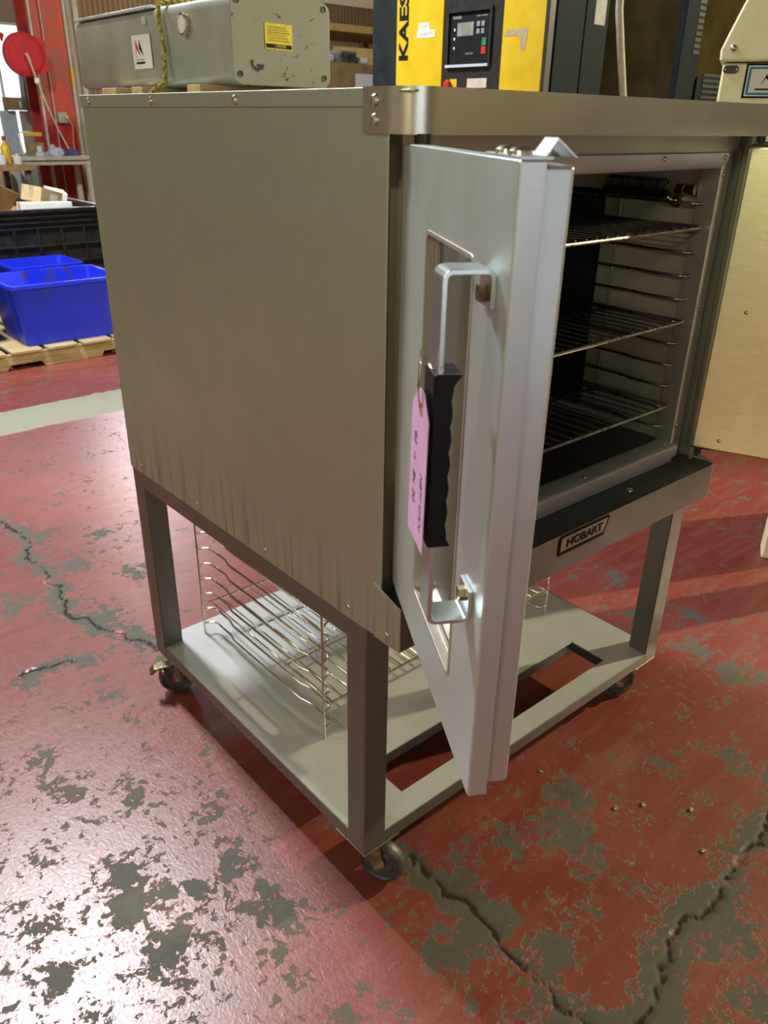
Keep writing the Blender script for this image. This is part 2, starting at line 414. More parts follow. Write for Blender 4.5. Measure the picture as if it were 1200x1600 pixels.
BL = [(-0.265, 0.621, 0.05), (-0.148, 1.009, 0.061), (-0.198, 1.698, 0.087), (-0.398, 0.878, 0.077), (-0.36, 0.714, 0.055), (-0.371, 0.388, 0.066), (-0.135, 0.432, 0.052), (-0.18, 0.251, 0.057), (-0.403, 0.319, 0.049), (-0.345, 0.182, 0.05), (-0.391, 0.164, 0.054), (-0.58, 0.236, 0.044), (-0.315, 0.298, 0.049), (-0.266, 0.257, 0.042), (-0.155, 0.143, 0.048), (-0.16, 0.085, 0.034), (0.072, 0.208, 0.042), (-0.19, -0.175, 0.036), (0.073, -0.207, 0.091), (0.172, -0.088, 0.08), (0.612, -0.109, 0.08), (0.5, -0.175, 0.103), (0.366, -0.088, 0.067), (1.038, -0.3, 0.059), (0.868, -0.19, 0.047), (0.445, -0.272, 0.058), (0.518, -0.562, 0.098), (0.441, -0.657, 0.079), (0.236, -0.344, 0.07), (0.069, 1.206, 0.078), (0.086, 1.842, 0.105), (0.001, 1.457, 0.094), (0.234, 1.658, 0.089), (0.046, 2.142, 0.099), (0.237, 2.023, 0.084), (1.429, 0.042, 0.069), (1.464, 0.258, 0.059), (1.618, 0.471, 0.076), (1.604, 0.143, 0.061), (1.414, -0.122, 0.09)]
def build_floor():
    gx0, gx1, gy0, gy1, d = -1.1, 2.3, -1.0, 2.8, .008
    nx, ny = int(round((gx1 - gx0) / d)) + 1, int(round((gy1 - gy0) / d)) + 1
    xs = np.linspace(gx0, gx1, nx); ys = np.linspace(gy0, gy1, ny)
    X, Y = np.meshgrid(xs, ys)
    rng = np.random.RandomState(4)
    def vn(freq):
        g = rng.rand(64, 64); u = (X * freq) % 63; v = (Y * freq) % 63
        i, j = u.astype(int), v.astype(int); a, b = u - i, v - j; a = a * a * (3 - 2 * a); b = b * b * (3 - 2 * b)
        return (g[j, i] * (1 - a) * (1 - b) + g[j, i + 1] * a * (1 - b) + g[j + 1, i] * (1 - a) * b + g[j + 1, i + 1] * a * b)
    wx = X + (vn(28) - .5) * .026 + (vn(70) - .5) * .016; wy = Y + (vn(28) - .5) * .026 + (vn(70) - .5) * .016
    best = np.full(X.shape, 9.0); best4 = np.full(X.shape, 9.0)
    for ci, poly in enumerate(CR):
        for (ax, ay), (bx, by) in zip(poly, poly[1:]):
            L2 = (bx - ax) ** 2 + (by - ay) ** 2
            t = np.clip(((wx - ax) * (bx - ax) + (wy - ay) * (by - ay)) / L2, 0, 1)
            dd = np.hypot(wx - ax - t * (bx - ax), wy - ay - t * (by - ay))
            best = np.minimum(best, dd)
    wv = .5 + vn(9)
    crack = np.clip(1 - best / (.0075 * wv), 0, 1)
    lip = np.exp(-((best - .016) / .007) ** 2) * vn(55)
    Z = -.0045 * np.clip(crack * 1.6, 0, 1) + .0003 * (vn(62) - .5) * np.exp(-(best / .022) ** 2)
    wear = 1.15 * np.exp(-(best / .048) ** 2) * (.35 + vn(14))
    for bx, by, r in BL: wear = np.maximum(wear, .92 * np.exp(-(((wx - bx) ** 2 + (wy - by) ** 2) / (r * .8) ** 2)))
    # foot traffic in front-left of the oven: fine flaking
    wear += .20 * np.exp(-(((X + .40) / .42) ** 2 + ((Y - .25) / .50) ** 2))
    edge = np.minimum.reduce([X - gx0, gx1 - X, Y - gy0, gy1 - Y]); Z *= np.clip(edge / .03, 0, 1)
    V = np.stack([X, Y, Z], -1).reshape(-1, 3)
    idx = np.arange(nx * ny).reshape(ny, nx)
    Q = np.stack([idx[:-1, :-1], idx[:-1, 1:], idx[1:, 1:], idx[1:, :-1]], -1).reshape(-1, 4)
    ox = [X0 - .2, gx0, gx1, X1 + .2]; oy = [Y0 - .2, gy0, gy1, Y1 + .2]; base = len(V)
    ov = np.array([(x, y, 0) for y in oy for x in ox]); oq = []
    for j in range(3):
        for i in range(3):
            if (i, j) != (1, 1): oq.append((base + j * 4 + i, base + j * 4 + i + 1, base + (j + 1) * 4 + i + 1, base + (j + 1) * 4 + i))
    V = np.vstack([V, ov]); Q = np.vstack([Q, np.array(oq)])
    me = bpy.data.meshes.new('floor')
    me.vertices.add(len(V)); me.vertices.foreach_set('co', V.astype(np.float32).ravel())
    me.loops.add(Q.size); me.loops.foreach_set('vertex_index', Q.astype(np.int32).ravel())
    me.polygons.add(len(Q)); me.polygons.foreach_set('loop_start', (np.arange(len(Q)) * 4).astype(np.int32))
    me.update(calc_edges=True); me.validate()
    for nm, arr in (('wear', wear), ('crack', crack)):
        a = me.attributes.new(nm, 'FLOAT', 'POINT'); a.data.foreach_set('value', np.concatenate([arr.ravel(), np.full(16, .12 if nm == 'wear' else 0)]).astype(np.float32))
    me.polygons.foreach_set('use_smooth', np.ones(len(Q), bool))
    struct(obj('floor', me, 'floor'))
build_floor()

def wall_with_holes(name, mat, axis, pos, thick, u0, u1, z0, z1, holes):
    """wall in plane axis=pos, holes (u0,u1,z0,z1); built of solid pieces"""
    bm = NB(); us = sorted({u0, u1} | {h[0] for h in holes} | {h[1] for h in holes}); zs = sorted({z0, z1} | {h[2] for h in holes} | {h[3] for h in holes})
    for a, b in zip(us, us[1:]):
        for c, d in zip(zs, zs[1:]):
            if any(h[0] <= a and b <= h[1] and h[2] <= c and d <= h[3] for h in holes): continue
            if axis == 'x': box(bm, (min(pos, pos + thick), a, c), (max(pos, pos + thick), b, d))
            else: box(bm, (a, min(pos, pos + thick), c), (b, max(pos, pos + thick), d))
    return struct(obj(name, bm, mat))
wall_with_holes('wall_back', 'ribbed', 'y', Y1, .2, X0 - .2, X1 + .2, 0, ZC, [WIN_B, WIN_H])
wall_with_holes('wall_front', 'wallp', 'y', Y0, -.2, X0 - .2, X1 + .2, 0, ZC, WIN_F)
wall_with_holes('wall_left', 'wallp', 'x', X0, -.2, Y0, Y1, 0, ZC, [])
wall_with_holes('wall_right', 'wallp', 'x', X1, .2, Y0, Y1, 0, ZC, [])
bm = NB(); box(bm, (X0 - .2, Y0 - .2, ZC), (X1 + .2, Y1 + .2, ZC + .2)); struct(obj('ceiling', bm, 'wallc'))
bm = NB(); box(bm, (2.2, Y1 - .06, WIN_B[3]), (5.2, Y1 + .0, 3.5)); struct(obj('trim_1', bm, 'wallp'))
def window(name, axis, pos, u0, u1, z0, z1, nu):
    bm = NB(); w = .06; d = .05
    def bx(a, b, c, e, dd=d):
        if axis == 'x': box(bm, (pos - dd, a, c), (pos + dd, b, e))
        else: box(bm, (a, pos - dd, c), (b, pos + dd, e))
    bx(u0, u1, z0, z0 + w); bx(u0, u1, z1 - w, z1); bx(u0, u0 + w, z0 + w, z1 - w); bx(u1 - w, u1, z0 + w, z1 - w)
    for i in range(1, nu):
        u = u0 + (u1 - u0) * i / nu; bx(u - .02, u + .02, z0 + w, z1 - w)
    fr = struct(obj(name, bm, 'winframe', bevel=.006))
    for i in range(nu):
        bm = NB(); a = u0 + (u1 - u0) * i / nu + .021; b = u0 + (u1 - u0) * (i + 1) / nu - .021
        a = max(a, u0 + w); b = min(b, u1 - w)
        if axis == 'x': box(bm, (pos - .004, a, z0 + w), (pos + .004, b, z1 - w))
        else: box(bm, (a, pos - .004, z0 + w), (b, pos + .004, z1 - w))
        obj('pane', bm, 'clear', fr)
window('window_1', 'y', Y1 + .1, *WIN_B, 3)
window('window_2', 'y', Y1 + .1, *WIN_H, 8)
window('window_3', 'y', Y0 - .1, *WIN_F[0], 4)

# ------------------------------------------------------------------ oven stand
WS, DS, LG = 1.107, 0.963, 0.057
ZS, ZSH, ZR, ZP = 0.135, 0.168, 0.673, 0.716
stand = thing('oven_stand', 'brushed steel open stand on casters under the double door oven', 'stand', (WS / 2, DS / 2, 0))
def leg(cx, cy, sx, sy):
    # angle-section leg with the corner outside
    t = .0035; bm = NB()
    box(bm, (min(cx, cx + sx * LG), min(cy, cy + sy * t), ZS), (max(cx, cx + sx * LG), max(cy, cy + sy * t), ZR + .001))
    box(bm, (min(cx, cx + sx * t), min(cy + sy * t, cy + sy * LG), ZS), (max(cx, cx + sx * t), max(cy + sy * t, cy + sy * LG), ZR + .001))
    # folded return flanges make the leg read as a closed channel
    box(bm, (min(cx + sx * (LG - t), cx + sx * LG), min(cy + sy * t, cy + sy * LG), ZS), (max(cx + sx * (LG - t), cx + sx * LG), max(cy + sy * t, cy + sy * LG), ZR + .001))
    box(bm, (min(cx + sx * t, cx + sx * (LG - t)), min(cy + sy * (LG - t), cy + sy * LG), ZS), (max(cx + sx * t, cx + sx * (LG - t)), max(cy + sy * (LG - t), cy + sy * LG), ZR + .001))
    obj('leg', bm, 'stand', stand, bevel=.0016)
leg(0, 0, 1, 1); leg(WS, 0, -1, 1); leg(0, DS, 1, -1); leg(WS, DS, -1, -1)
def rail(a, b, dx, dy):
    bm = NB(); t = .0035
    # vertical web + top flange
    if dx: # rail along y at x=a
        y0, y1 = b
        box(bm, (min(a, a + dx * t), y0, ZR), (max(a, a + dx * t), y1, ZP)); box(bm, (min(a + dx * t, a + dx * .05), y0, ZP - t), (max(a + dx * t, a + dx * .05), y1, ZP))
    else:
        x0, x1 = b
        box(bm, (x0, min(a, a + dy * t), ZR), (x1, max(a, a + dy * t), ZP)); box(bm, (x0, min(a + dy * t, a + dy * .05), ZP - t), (x1, max(a + dy * t, a + dy * .05), ZP))
    obj('top_rail', bm, 'stand', stand, bevel=.0012)
rail(0, (0, DS), 1, 0); rail(WS, (0, DS), -1, 0); rail(.0005, (.004, WS - .004), 0, 1); rail(DS - .0005, (.004, WS - .004), 0, -1)
# bottom shelf: sheet with a rectangular cut-out near the front, folded edges
HX0, HX1, HY0, HY1 = .16, .937, .062, .176
bm = NB(); zt = ZSH; zb = ZSH - .003; i = .004
for a, b in (((i, i, zb), (WS - i, HY0, zt)), ((i, HY0, zb), (HX0, HY1, zt)), ((HX1, HY0, zb), (WS - i, HY1, zt)), ((i, HY1, zb), (WS - i, DS - i, zt))): box(bm, a, b)
bmesh.ops.remove_doubles(bm, verts=bm.verts, dist=1e-5)
shelf = obj('shelf', bm, 'shelf', stand)
bm = NB(); e = .0032
for a, b in (((i, i - .003, ZS), (WS - i, i, zt + .0008)), ((i, DS - i, ZS), (WS - i, DS - i + .003, zt + .0008)), ((i - .003, i, ZS), (i, DS - i, zt + .0008)), ((WS - i, i, ZS), (WS - i + .003, DS - i, zt + .0008))): box(bm, a, b)
obj('shelf_rim', bm, 'stand', stand, bevel=.0012)
bm = NB()
for a, b in (((HX0, HY1 - .0015, ZS + .002), (HX1, HY1 + .0015, zb)), ((HX0, HY0 - .0015, ZS + .002), (HX1, HY0 + .0015, zb)), ((HX0 - .0015, HY0, ZS + .002), (HX0 + .0015, HY1, zb)), ((HX1 - .0015, HY0, ZS + .002), (HX1 + .0015, HY1, zb))): box(bm, a, b)
obj('cutout_flange', bm, 'ledge', stand)
for cx, cy in ((0, 0), (WS - .10, 0), (0, DS - .10), (WS - .10, DS - .10)):
    bm = NB(); prism(bm, [(cx, cy), (cx + .10, cy), (cx + .10, cy + .10), (cx, cy + .10)], ZS - .004, ZS - .0002); obj('caster_plate', bm, 'castersteel', stand, bevel=.001)
def caster(x, y, yaw, brake=False):
    mt = Matrix.Translation((x, y, 0)) @ Matrix.Rotation(yaw, 4, 'Z')   # wheel rolls along local x, axle along local y
    r = .055; off = -.030
    bm = NB(); RX = Matrix.Translation((off, 0, r)) @ Matrix.Rotation(PI / 2, 4, 'X')
    lathe(bm, [(.014, -.017), (.030, -.017), (.034, -.012), (.042, -.012), (.045, -.016), (.051, -.015), (.0545, -.009), (r, 0), (.0545, .009), (.051, .015), (.045, .016), (.042, .012), (.034, .012), (.030, .017), (.014, .017)], RX, 28)
    c = obj('caster', bm, 'wheel', stand, smooth=True, mtx=mt)
    bm = NB()
    for s in (-1, 1):
        pts = [(.024, .128), (-.030, .128), (off - .016, .062), (off - .010, .044), (off + .010, .044), (off + .016, .060)]
        y0, y1 = sorted((s * .0205, s * .0235)); prism(bm, pts, y0, y1, 'y')
    box(bm, (-.032, -.0235, .122), (.028, .0235, .127)); lathe(bm, [(.026, .126), (.030, .128), (.030, .131), (.012, .132)], seg=18)
    obj('fork', bm, 'castersteel', c, mtx=mt, bevel=.001)
    bm = NB(); lathe(bm, [(.006, -.030), (.006, .030)], Matrix.Translation((off, 0, r)) @ Matrix.Rotation(PI / 2, 4, 'X'), 10); lathe(bm, [(.010, .0236), (.010, .029)], Matrix.Translation((off, 0, r)) @ Matrix.Rotation(PI / 2, 4, 'X'), 6); lathe(bm, [(.010, -.029), (.010, -.0236)], Matrix.Translation((off, 0, r)) @ Matrix.Rotation(PI / 2, 4, 'X'), 6)
    obj('axle_bolt', bm, 'screw', c, mtx=mt)
    if brake:
        bm = NB(); prism(bm, [(-.02, .105), (-.095, .098), (-.108, .082), (-.100, .080), (-.088, .092), (-.02, .098)], -.016, .016, 'y'); lathe(bm, [(.007, -.02), (.007, .03)], Matrix.Translation((-.07, 0, .088)) @ Matrix.Rotation(PI / 2, 4, 'X'), 10)
        obj('brake_pedal', bm, 'brass', c, mtx=mt, bevel=.001)
caster(.055, .05, math.radians(118)); caster(WS - .055, .05, math.radians(-25)); caster(.06, DS - .06, math.radians(-20), True); caster(WS - .06, DS - .06, math.radians(30))

# ------------------------------------------------------------------ oven body
W, YF, YB = 1.02, -.040, .972
ZT, ZM, ZBB, ZLT = 1.579, 1.556, 1.524, .804
PXY = -.092
oven = thing('convection_oven', 'stainless double door convection oven with both doors open, on a wheeled stand', 'oven', (W / 2, .44, ZP))
bm = NB(); box(bm, (0, YF, ZP), (.003, YB, ZM + .004)); lp = obj('side_panel', bm, 'side', oven, bevel=.0012)
bm = NB(); box(bm, (.003, YF, ZP), (.022, YF + .003, ZBB + .02)); box(bm, (.022, YF, ZP + .08), (.025, 0.002, ZBB)); obj('hinge_stile', bm, 'stile', oven)  # flange in darker steel, shade beside the hinge put into its colour
for y in (.902, .612, .327, .05): stud(lp, (-.0002, y, .740), (-1, 0, 0))
bm = NB(); box(bm, (W - .003, YF, ZP), (W, YB, ZM + .004)); box(bm, (W - .022, YF, ZP), (W - .003, YF + .003, ZBB + .02)); obj('side_panel', bm, 'side', oven, bevel=.0012)
bm = NB(); box(bm, (.003, YB - .003, ZP), (W - .003, YB, ZM)); obj('back_panel', bm, 'side', oven)
bm = NB(); box(bm, (.003, YF + .004, ZP), (W - .003, YB - .003, ZP + .004)); obj('bottom_panel', bm, 'side', oven)
bm = NB(); box(bm, (-.002, .006, ZT - .003), (W + .002, YB + .002, ZT)); box(bm, (-.003, .006, ZM), (-.0004, YB + .002, ZT)); box(bm, (W + .0004, .006, ZM), (W + .003, YB + .002, ZT)); box(bm, (-.002, PXY + .01, ZT - .006), (W + .002, .006, ZT - .003))
lid = obj('lid', bm, 'side', oven, bevel=.0012)
for y in (.929, .636, .336): stud(lid, (-.0032, y, 1.5665), (-1, 0, 0), SCREW, 'screw')
# rounded top band
def arc(cx, cy, r, a0, a1, n=10): return [(cx + r * math.cos(math.radians(a0 + (a1 - a0) * k / n)), cy + r * math.sin(math.radians(a0 + (a1 - a0) * k / n))) for k in range(n + 1)]
rb = .047
path = [(-.0045, .009), (-.0045, PXY + rb + .01)] + arc(-.0045 + rb, PXY + rb, rb, 180, 270) + arc(W + .0045 - rb, PXY + rb, rb, 270, 360) + [(W + .0045, PXY + rb + .01), (W + .0045, .009)]
bm = NB(); ribbon(bm, path, .003, ZBB, ZT + .001)
tb = obj('top_band', bm, 'band', oven, smooth=True)
for z in (1.564, 1.541): stud(tb, (-.0046, -.0165, z), (-1, 0, 0), SCREW, 'screw')
bm = NB(); box(bm, (.03, PXY + .02, ZBB + .003), (W - .03, YF, ZBB + .006)); obj('band_underside', bm, 'frame', oven)
# lower front panel with folded ends and the ledge above it
bm = NB()
box(bm, (.0004, PXY, ZP), (W - .0004, PXY + .003, ZLT)); box(bm, (.0004, PXY + .003, ZP), (W - .0004, PXY + .016, ZP + .003))
lpn = obj('lower_front_panel', bm, 'lower', oven, bevel=.0014)
for xa in (-.0026, W - .0004):
    bm = NB(); prism(bm, [(YF + .016, ZP), (YF + .016, ZLT + .022), (PXY, ZLT), (PXY, ZP)], xa, xa + .003, 'x'); obj('panel_end', bm, 'side', oven, bevel=.0008)
stud(lpn, (-.0028, -.061, .739), (-1, 0, 0)); stud(lpn, (W + .0028, -.061, .739), (1, 0, 0))
bm = NB(); box(bm, (.0006, PXY + .003, ZLT - .003), (W - .0006, -.002, ZLT + .0005)); ledge = obj('ledge', bm, 'ledge', oven)
stud(ledge, (.72, -.055, ZLT + .0006), (0, 0, 1), SCREW, 'screw')
# front frame around the opening
OX0, OX1, OZ0, OZ1 = .085, .935, .853, 1.462
for a, b in ((.025, OX0 - .012), (OX1 + .014, W - .022)):
    bm = NB(); box(bm, (a, -.004, ZLT), (b, .02, ZBB + .003)); obj('jamb', bm, 'frame', oven, bevel=.002)
for a, b in ((OX1, OX1 + .012), (OX0 - .012, OX0)):
    bm = NB(); box(bm, (a, -.018, OZ0 - .03), (b, .03, OZ1 + .018)); obj('opening_trim', bm, 'frame', oven, bevel=.003)
bm = NB(); prism(bm, [(-.022, 1.493), (.03, 1.493), (.03, OZ1), (-.012, OZ1), (-.022, OZ1 + .012)], OX0 - .012, OX1 + .012, 'x'); hd = obj('header', bm, 'sill', oven, bevel=.002)
for x in (.25, .705, .93): stud(hd, (x, -.0222, 1.483), (0, -1, 0))
bm = NB(); box(bm, (.022, -.012, 1.493), (W - .022, .02, ZBB + .003)); obj('upper_rail', bm, 'frame', oven)
bm = NB(); prism(bm, [(-.030, OZ0 - .003), (-.022, OZ0 + .001), (.02, OZ0 + .001), (.02, ZLT + .0008), (-.020, ZLT + .0008), (-.020, OZ0 - .028), (-.030, OZ0 - .030)], OX0 - .012, OX1 + .012, 'x'); sl = obj('sill', bm, 'sill', oven, bevel=.0018)
for x in (.25, .60, .915): stud(sl, (x, -.012, OZ0 + .0012), (0, 0, 1))
for z in (.90, 1.18, 1.45): stud(oven, (OX1 + .006, -.0185, z), (0, -1, 0))
# cavity
CYB = .66
bm = NB(); box(bm, (OX1 + .012, .02, OZ0 - .002), (OX1 + .016, CYB, OZ1 + .01)); lr = obj('cavity_side', bm, 'liner', oven)
bm = NB(); box(bm, (OX0 - .016, .02, OZ0 - .002), (OX0 - .012, CYB, OZ1 + .01)); obj('cavity_side', bm, 'liner', oven)
bm = NB(); box(bm, (OX0 - .016, CYB, OZ0 - .002), (OX1 + .016, CYB + .004, OZ1 + .01)); obj('cavity_back', bm, 'liner', oven)
bm = NB(); box(bm, (OX0 - .016, .02, OZ1 + .006), (OX1 + .016, CYB, OZ1 + .010)); obj('cavity_ceiling', bm, 'liner', oven)
bm = NB(); box(bm, (OX0 - .012, .02, OZ0 - .006), (OX1 + .012, CYB, OZ0)); obj('cavity_floor', bm, 'cavfloor', oven)
bm = NB(); ring_prism(bm, rrect(.17, .85, .93, 1.40, .05), rrect(.30, .72, 1.0, 1.34, .16), CYB - .03, CYB - .024, 'y'); box(bm, (.20, CYB - .024, .96), (.82, CYB - .001, 1.37)); obj('fan_baffle', bm, 'black', oven)
bm = NB(); prism(bm, rrect(.262, .60, .875, 1.405, .025), OX1 + .0095, OX1 + .0119, 'x'); obj('side_black_panel', bm, 'black', oven, bevel=.001)  # black rounded panel over the rear of the right liner
# thermostat bulb coil and brass fitting on the right liner
bm = NB(); pth = []
for k in range(240):
    t = k / 239; a = t * 2 * PI * 17; pth.append((OX1 - .012 + .011 * math.cos(a), .10 + .15 * t, 1.425 + .011 * math.sin(a)))
tube(bm, pth, .0018, 5); tube(bm, [(OX1 - .012, .092, 1.405), (OX1 - .012, .255, 1.405)], .009, 10)
obj('thermostat_bulb', bm, 'iron', oven, smooth=True)
bm = NB(); mt = frame((OX1 + .0115, .075, 1.393), (0, 1, 0), (0, 0, 1), (-1, 0, 0) ); mt = Matrix.Translation((OX1 + .0118, .078, 1.392)) @ Vector((-1, 0, 0)).to_track_quat('Z', 'Y').to_matrix().to_4x4()
lathe(bm, [(.013, 0), (.013, .006), (.008, .007), (.008, .02), (.005, .022), (0, .022)], mt, 12); tube(bm, [(OX1 - .008, .078, 1.392), (OX1 - .016, .088, 1.400), (OX1 - .012, .10, 1.405)], .004, 8)
obj('brass_fitting', bm, 'brass', oven, smooth=True)
bm = NB(); mt2 = Matrix.Translation((OX1 - .006, .03, 1.418)) @ Matrix.Rotation(-PI / 2, 4, 'X'); lathe(bm, [(.012, 0), (.012, .012), (.009, .014), (.009, .024), (.012, .026), (.012, .044)], mt2, 6); obj('pipe_union', bm, 'brass', oven)
# nameplate
bm = NB(); zz0, zz1 = .756, .799
np_out = [(.424, zz0), (.578, zz0), (.592, zz1 - .006), (.590, zz1), (.430, zz1), (.424, zz1 - .006)]
prism(bm, np_out, PXY - .0016, PXY, 'y'); npl = obj('nameplate', bm, 'blackp', oven)
bm = NB(); prism(bm, [(.429, zz0 + .009), (.5745, zz0 + .009), (.586, zz1 - .0035), (.432, zz1 - .0035), (.429, zz1 - .007)], PXY - .0022, PXY - .0016, 'y'); obj('nameplate_field', bm, 'plate', npl)
me = text_mesh('HOBART', .0255, .0004, .0006, 'CENTER', 0, 1.20); obj('lettering', me, 'blackp', npl, matrix=frame((.5075, PXY - .0026, zz0 + .0155), (1, 0, 0), (0, 0, 1), (0, -1, 0)))

# ------------------------------------------------------------------ left door (opened outward)
da = math.radians(120.88); DD = Vector((math.cos(da), -math.sin(da), 0)); DN = Vector((-math.sin(da), -math.cos(da), 0))
MD = frame((.0213, -.0442, 0), DD, -DN, (0, 0, 1))      # local x: hinge to free edge, y: outside to inside, z: up
Z0, Z1, DW_ = .830, 1.513, .490
WU0, WU1, WZ0, WZ1 = .168, .378, .918, 1.421
bm = NB()
ring_prism(bm, rrect(0, DW_, Z0, Z1, .003, 5), rrect(WU0, WU1, WZ0, WZ1, .012, 5), 0, .023, 'y')
dl = obj('door', bm, 'door', oven, mtx=MD, bevel=.0022)
bm = NB(); ring_prism(bm, rrect(.018, .478, Z0 + .004, Z1 - .004, .004, 5), rrect(WU0 + .002, WU1 - .002, WZ0 + .002, WZ1 - .002, .012, 5), .0232, .052, 'y'); obj('door_plug', bm, 'dooredge', dl, mtx=MD, bevel=.003)
bm = NB(); box(bm, (DW_ - .0005, .0012, Z0 + .001), (DW_ + .0012, .0228, Z1 - .001)); obj('edge_strip', bm, 'dooredge', dl, mtx=MD, bevel=.0006)
bm = NB(); ring_prism(bm, rrect(WU0 + .0005, WU1 - .0005, WZ0 + .0005, WZ1 - .0005, .0115, 5), rrect(WU0 + .008, WU1 - .008, WZ0 + .008, WZ1 - .008, .008, 5), .010, .0155, 'y')
ring_prism(bm, rrect(WU0 - .003, WU1 + .003, WZ0 - .003, WZ1 + .003, .014, 5), rrect(WU0 + .0022, WU1 - .0022, WZ0 + .0022, WZ1 - .0022, .011, 5), -.0014, .010, 'y')
obj('window_trim', bm, 'frame', dl, mtx=MD, bevel=.0008)
bm = NB(); prism(bm, rrect(WU0 + .001, WU1 - .001, WZ0 + .001, WZ1 - .001, .010, 5), .0158, .0200, 'y'); obj('window_glass', bm, 'glass', dl, mtx=MD)
bm = NB(); prism(bm, rrect(WU0 + .003, WU1 - .003, WZ0 + .003, WZ1 - .003, .010, 5), .046, .050, 'y'); obj('inner_glass', bm, 'glass', dl, mtx=MD)
# handle: flat bar bent to a U
HU0, HU1, HS, HZ0, HZ1 = .418, .456, .050, 1.052, 1.424
def bar_profile():
    t = .0052; r = .010; o = []
    o += [(-.0002, HZ1 - .034)]; c = []
    c += [(0, HZ1 - .036)] + [(-t * 0 - r + r * math.cos(math.radians(a)), HZ1 - r + r * math.sin(math.radians(a))) for a in (0, 30, 60, 90)] + [(-HS + r + r * math.cos(math.radians(a)), HZ1 - r + r * math.sin(math.radians(a))) for a in (90, 120, 150, 180)]
    c += [(-HS + r + r * math.cos(math.radians(a)), HZ0 + r + r * math.sin(math.radians(a))) for a in (180, 210, 240, 270)] + [(-r + r * math.cos(math.radians(a)), HZ0 + r + r * math.sin(math.radians(a))) for a in (270, 300, 330, 360)] + [(0, HZ0 + .038)]
    P = [Vector(p) for p in c]; inn = []
    for i in range(len(P)):
        t_ = (P[min(i + 1, len(P) - 1)] - P[max(i - 1, 0)]).normalized(); inn.append(P[i] + Vector((-t_.y, t_.x)) * t)
    return [tuple(p) for p in P] + [tuple(p) for p in reversed(inn)]
bm = NB(); prism(bm, bar_profile(), HU0, HU1, 'x'); hb = obj('handle', bm, 'zinc', dl, mtx=MD, smooth=True, bevel=.0009)
for z in (HZ1 - .024, HZ0 + .026):
    bm = NB(); lathe(bm, [(.0085, 0), (.0085, .007), (.006, .0075), (0, .0075)], MD @ Matrix.Translation(((HU0 + HU1) / 2, -.0054, z)) @ Matrix.Rotation(PI / 2, 4, 'X'), 6); obj('bolt', bm, 'brass', dl)
# rubber grip: finger-grooved sleeve around the bar
bm = NB(); prof = []
gz0, gz1 = 1.148, 1.330
inner = []
N = 46
for k in range(N + 1):
    t = k / N; z = gz0 + (gz1 - gz0) * t
    d = -.0360 + .0022 * abs(math.sin(t * PI * 7))
    if t < .05: d += .007 * (1 - t / .05)
    if t > .94: d += .011 * ((t - .94) / .06)
    inner.append((d, z))
prism(bm, [(-HS - .004, gz0), (-HS - .004, gz1)] + [(d, z) for d, z in reversed(inner)], HU0 - .002, HU1 + .002, 'x')
obj('grip', bm, 'rubber', dl, mtx=MD, bevel=.004, seg=3)
# latch plate and cap screws on the top edge
bm = NB(); box(bm, (.385, .002, Z1), (.486, .030, Z1 + .003)); obj('latch_plate', bm, 'dooredge', dl, mtx=MD, bevel=.0006)
for u, n_ in ((.418, .012), (.455, .012)):
    bm = NB(); lathe(bm, [(.011, 0), (.0105, .003), (.007, .0058), (0, .0068)], MD @ Matrix.Translation((u, n_, Z1 + .003)), 16); obj('cap_screw', bm, 'screw', dl, smooth=True)
bm = NB(); prism(bm, [(.026, 0), (.034, .013), (.050, .001), (.053, .001), (.0345, .016), (.024, .0015)], .448, .480, 'x', Matrix.Translation((0, 0, Z1 + .0006))); obj('latch_spring', bm, 'dooredge', dl, mtx=MD, bevel=.0005)
bm = NB(); lathe(bm, [(.012, 0), (.012, .012)], MD @ Matrix.Translation((.030, .022, Z1)), 14); obj('hinge_pin', bm, 'iron', dl, smooth=True)
bm = NB(); lathe(bm, [(.012, -.027), (.012, 0)], MD @ Matrix.Translation((.030, .022, Z0)), 14); obj('hinge_pin', bm, 'iron', dl, smooth=True)

# ------------------------------------------------------------------ right door (opened outward, inner liner in view)
rd = Vector((.38, -.925, 0)).normalized(); rn = Vector((-rd.y, rd.x, 0))
MR = frame((1.034, -.006, 0), rd, rn, (0, 0, 1))         # inside at negative y
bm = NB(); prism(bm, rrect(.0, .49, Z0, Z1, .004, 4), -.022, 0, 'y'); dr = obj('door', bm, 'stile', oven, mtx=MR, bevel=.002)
bm = NB(); prism(bm, rrect(.012, .478, Z0 + .004, Z1 - .004, .010, 4), -.052, -.0222, 'y'); obj('door_liner', bm, 'doorin', dr, mtx=MR, bevel=.011, seg=5)
for u in (.075, .20, .33, .44):
    for z in ((.865, 1.17, 1.475) if u in (.075, .44) else (.865, 1.475)): stud(dr, MR @ Vector((u, -.0521, z)), -rn)
for z, dz in ((Z0, -.02), (Z1, .012)):
    bm = NB(); a, b = sorted((0, dz)); lathe(bm, [(.012, a), (.012, b)], MR @ Matrix.Translation((.028, -.02, z)), 14); obj('hinge_pin', bm, 'iron', dr, smooth=True)

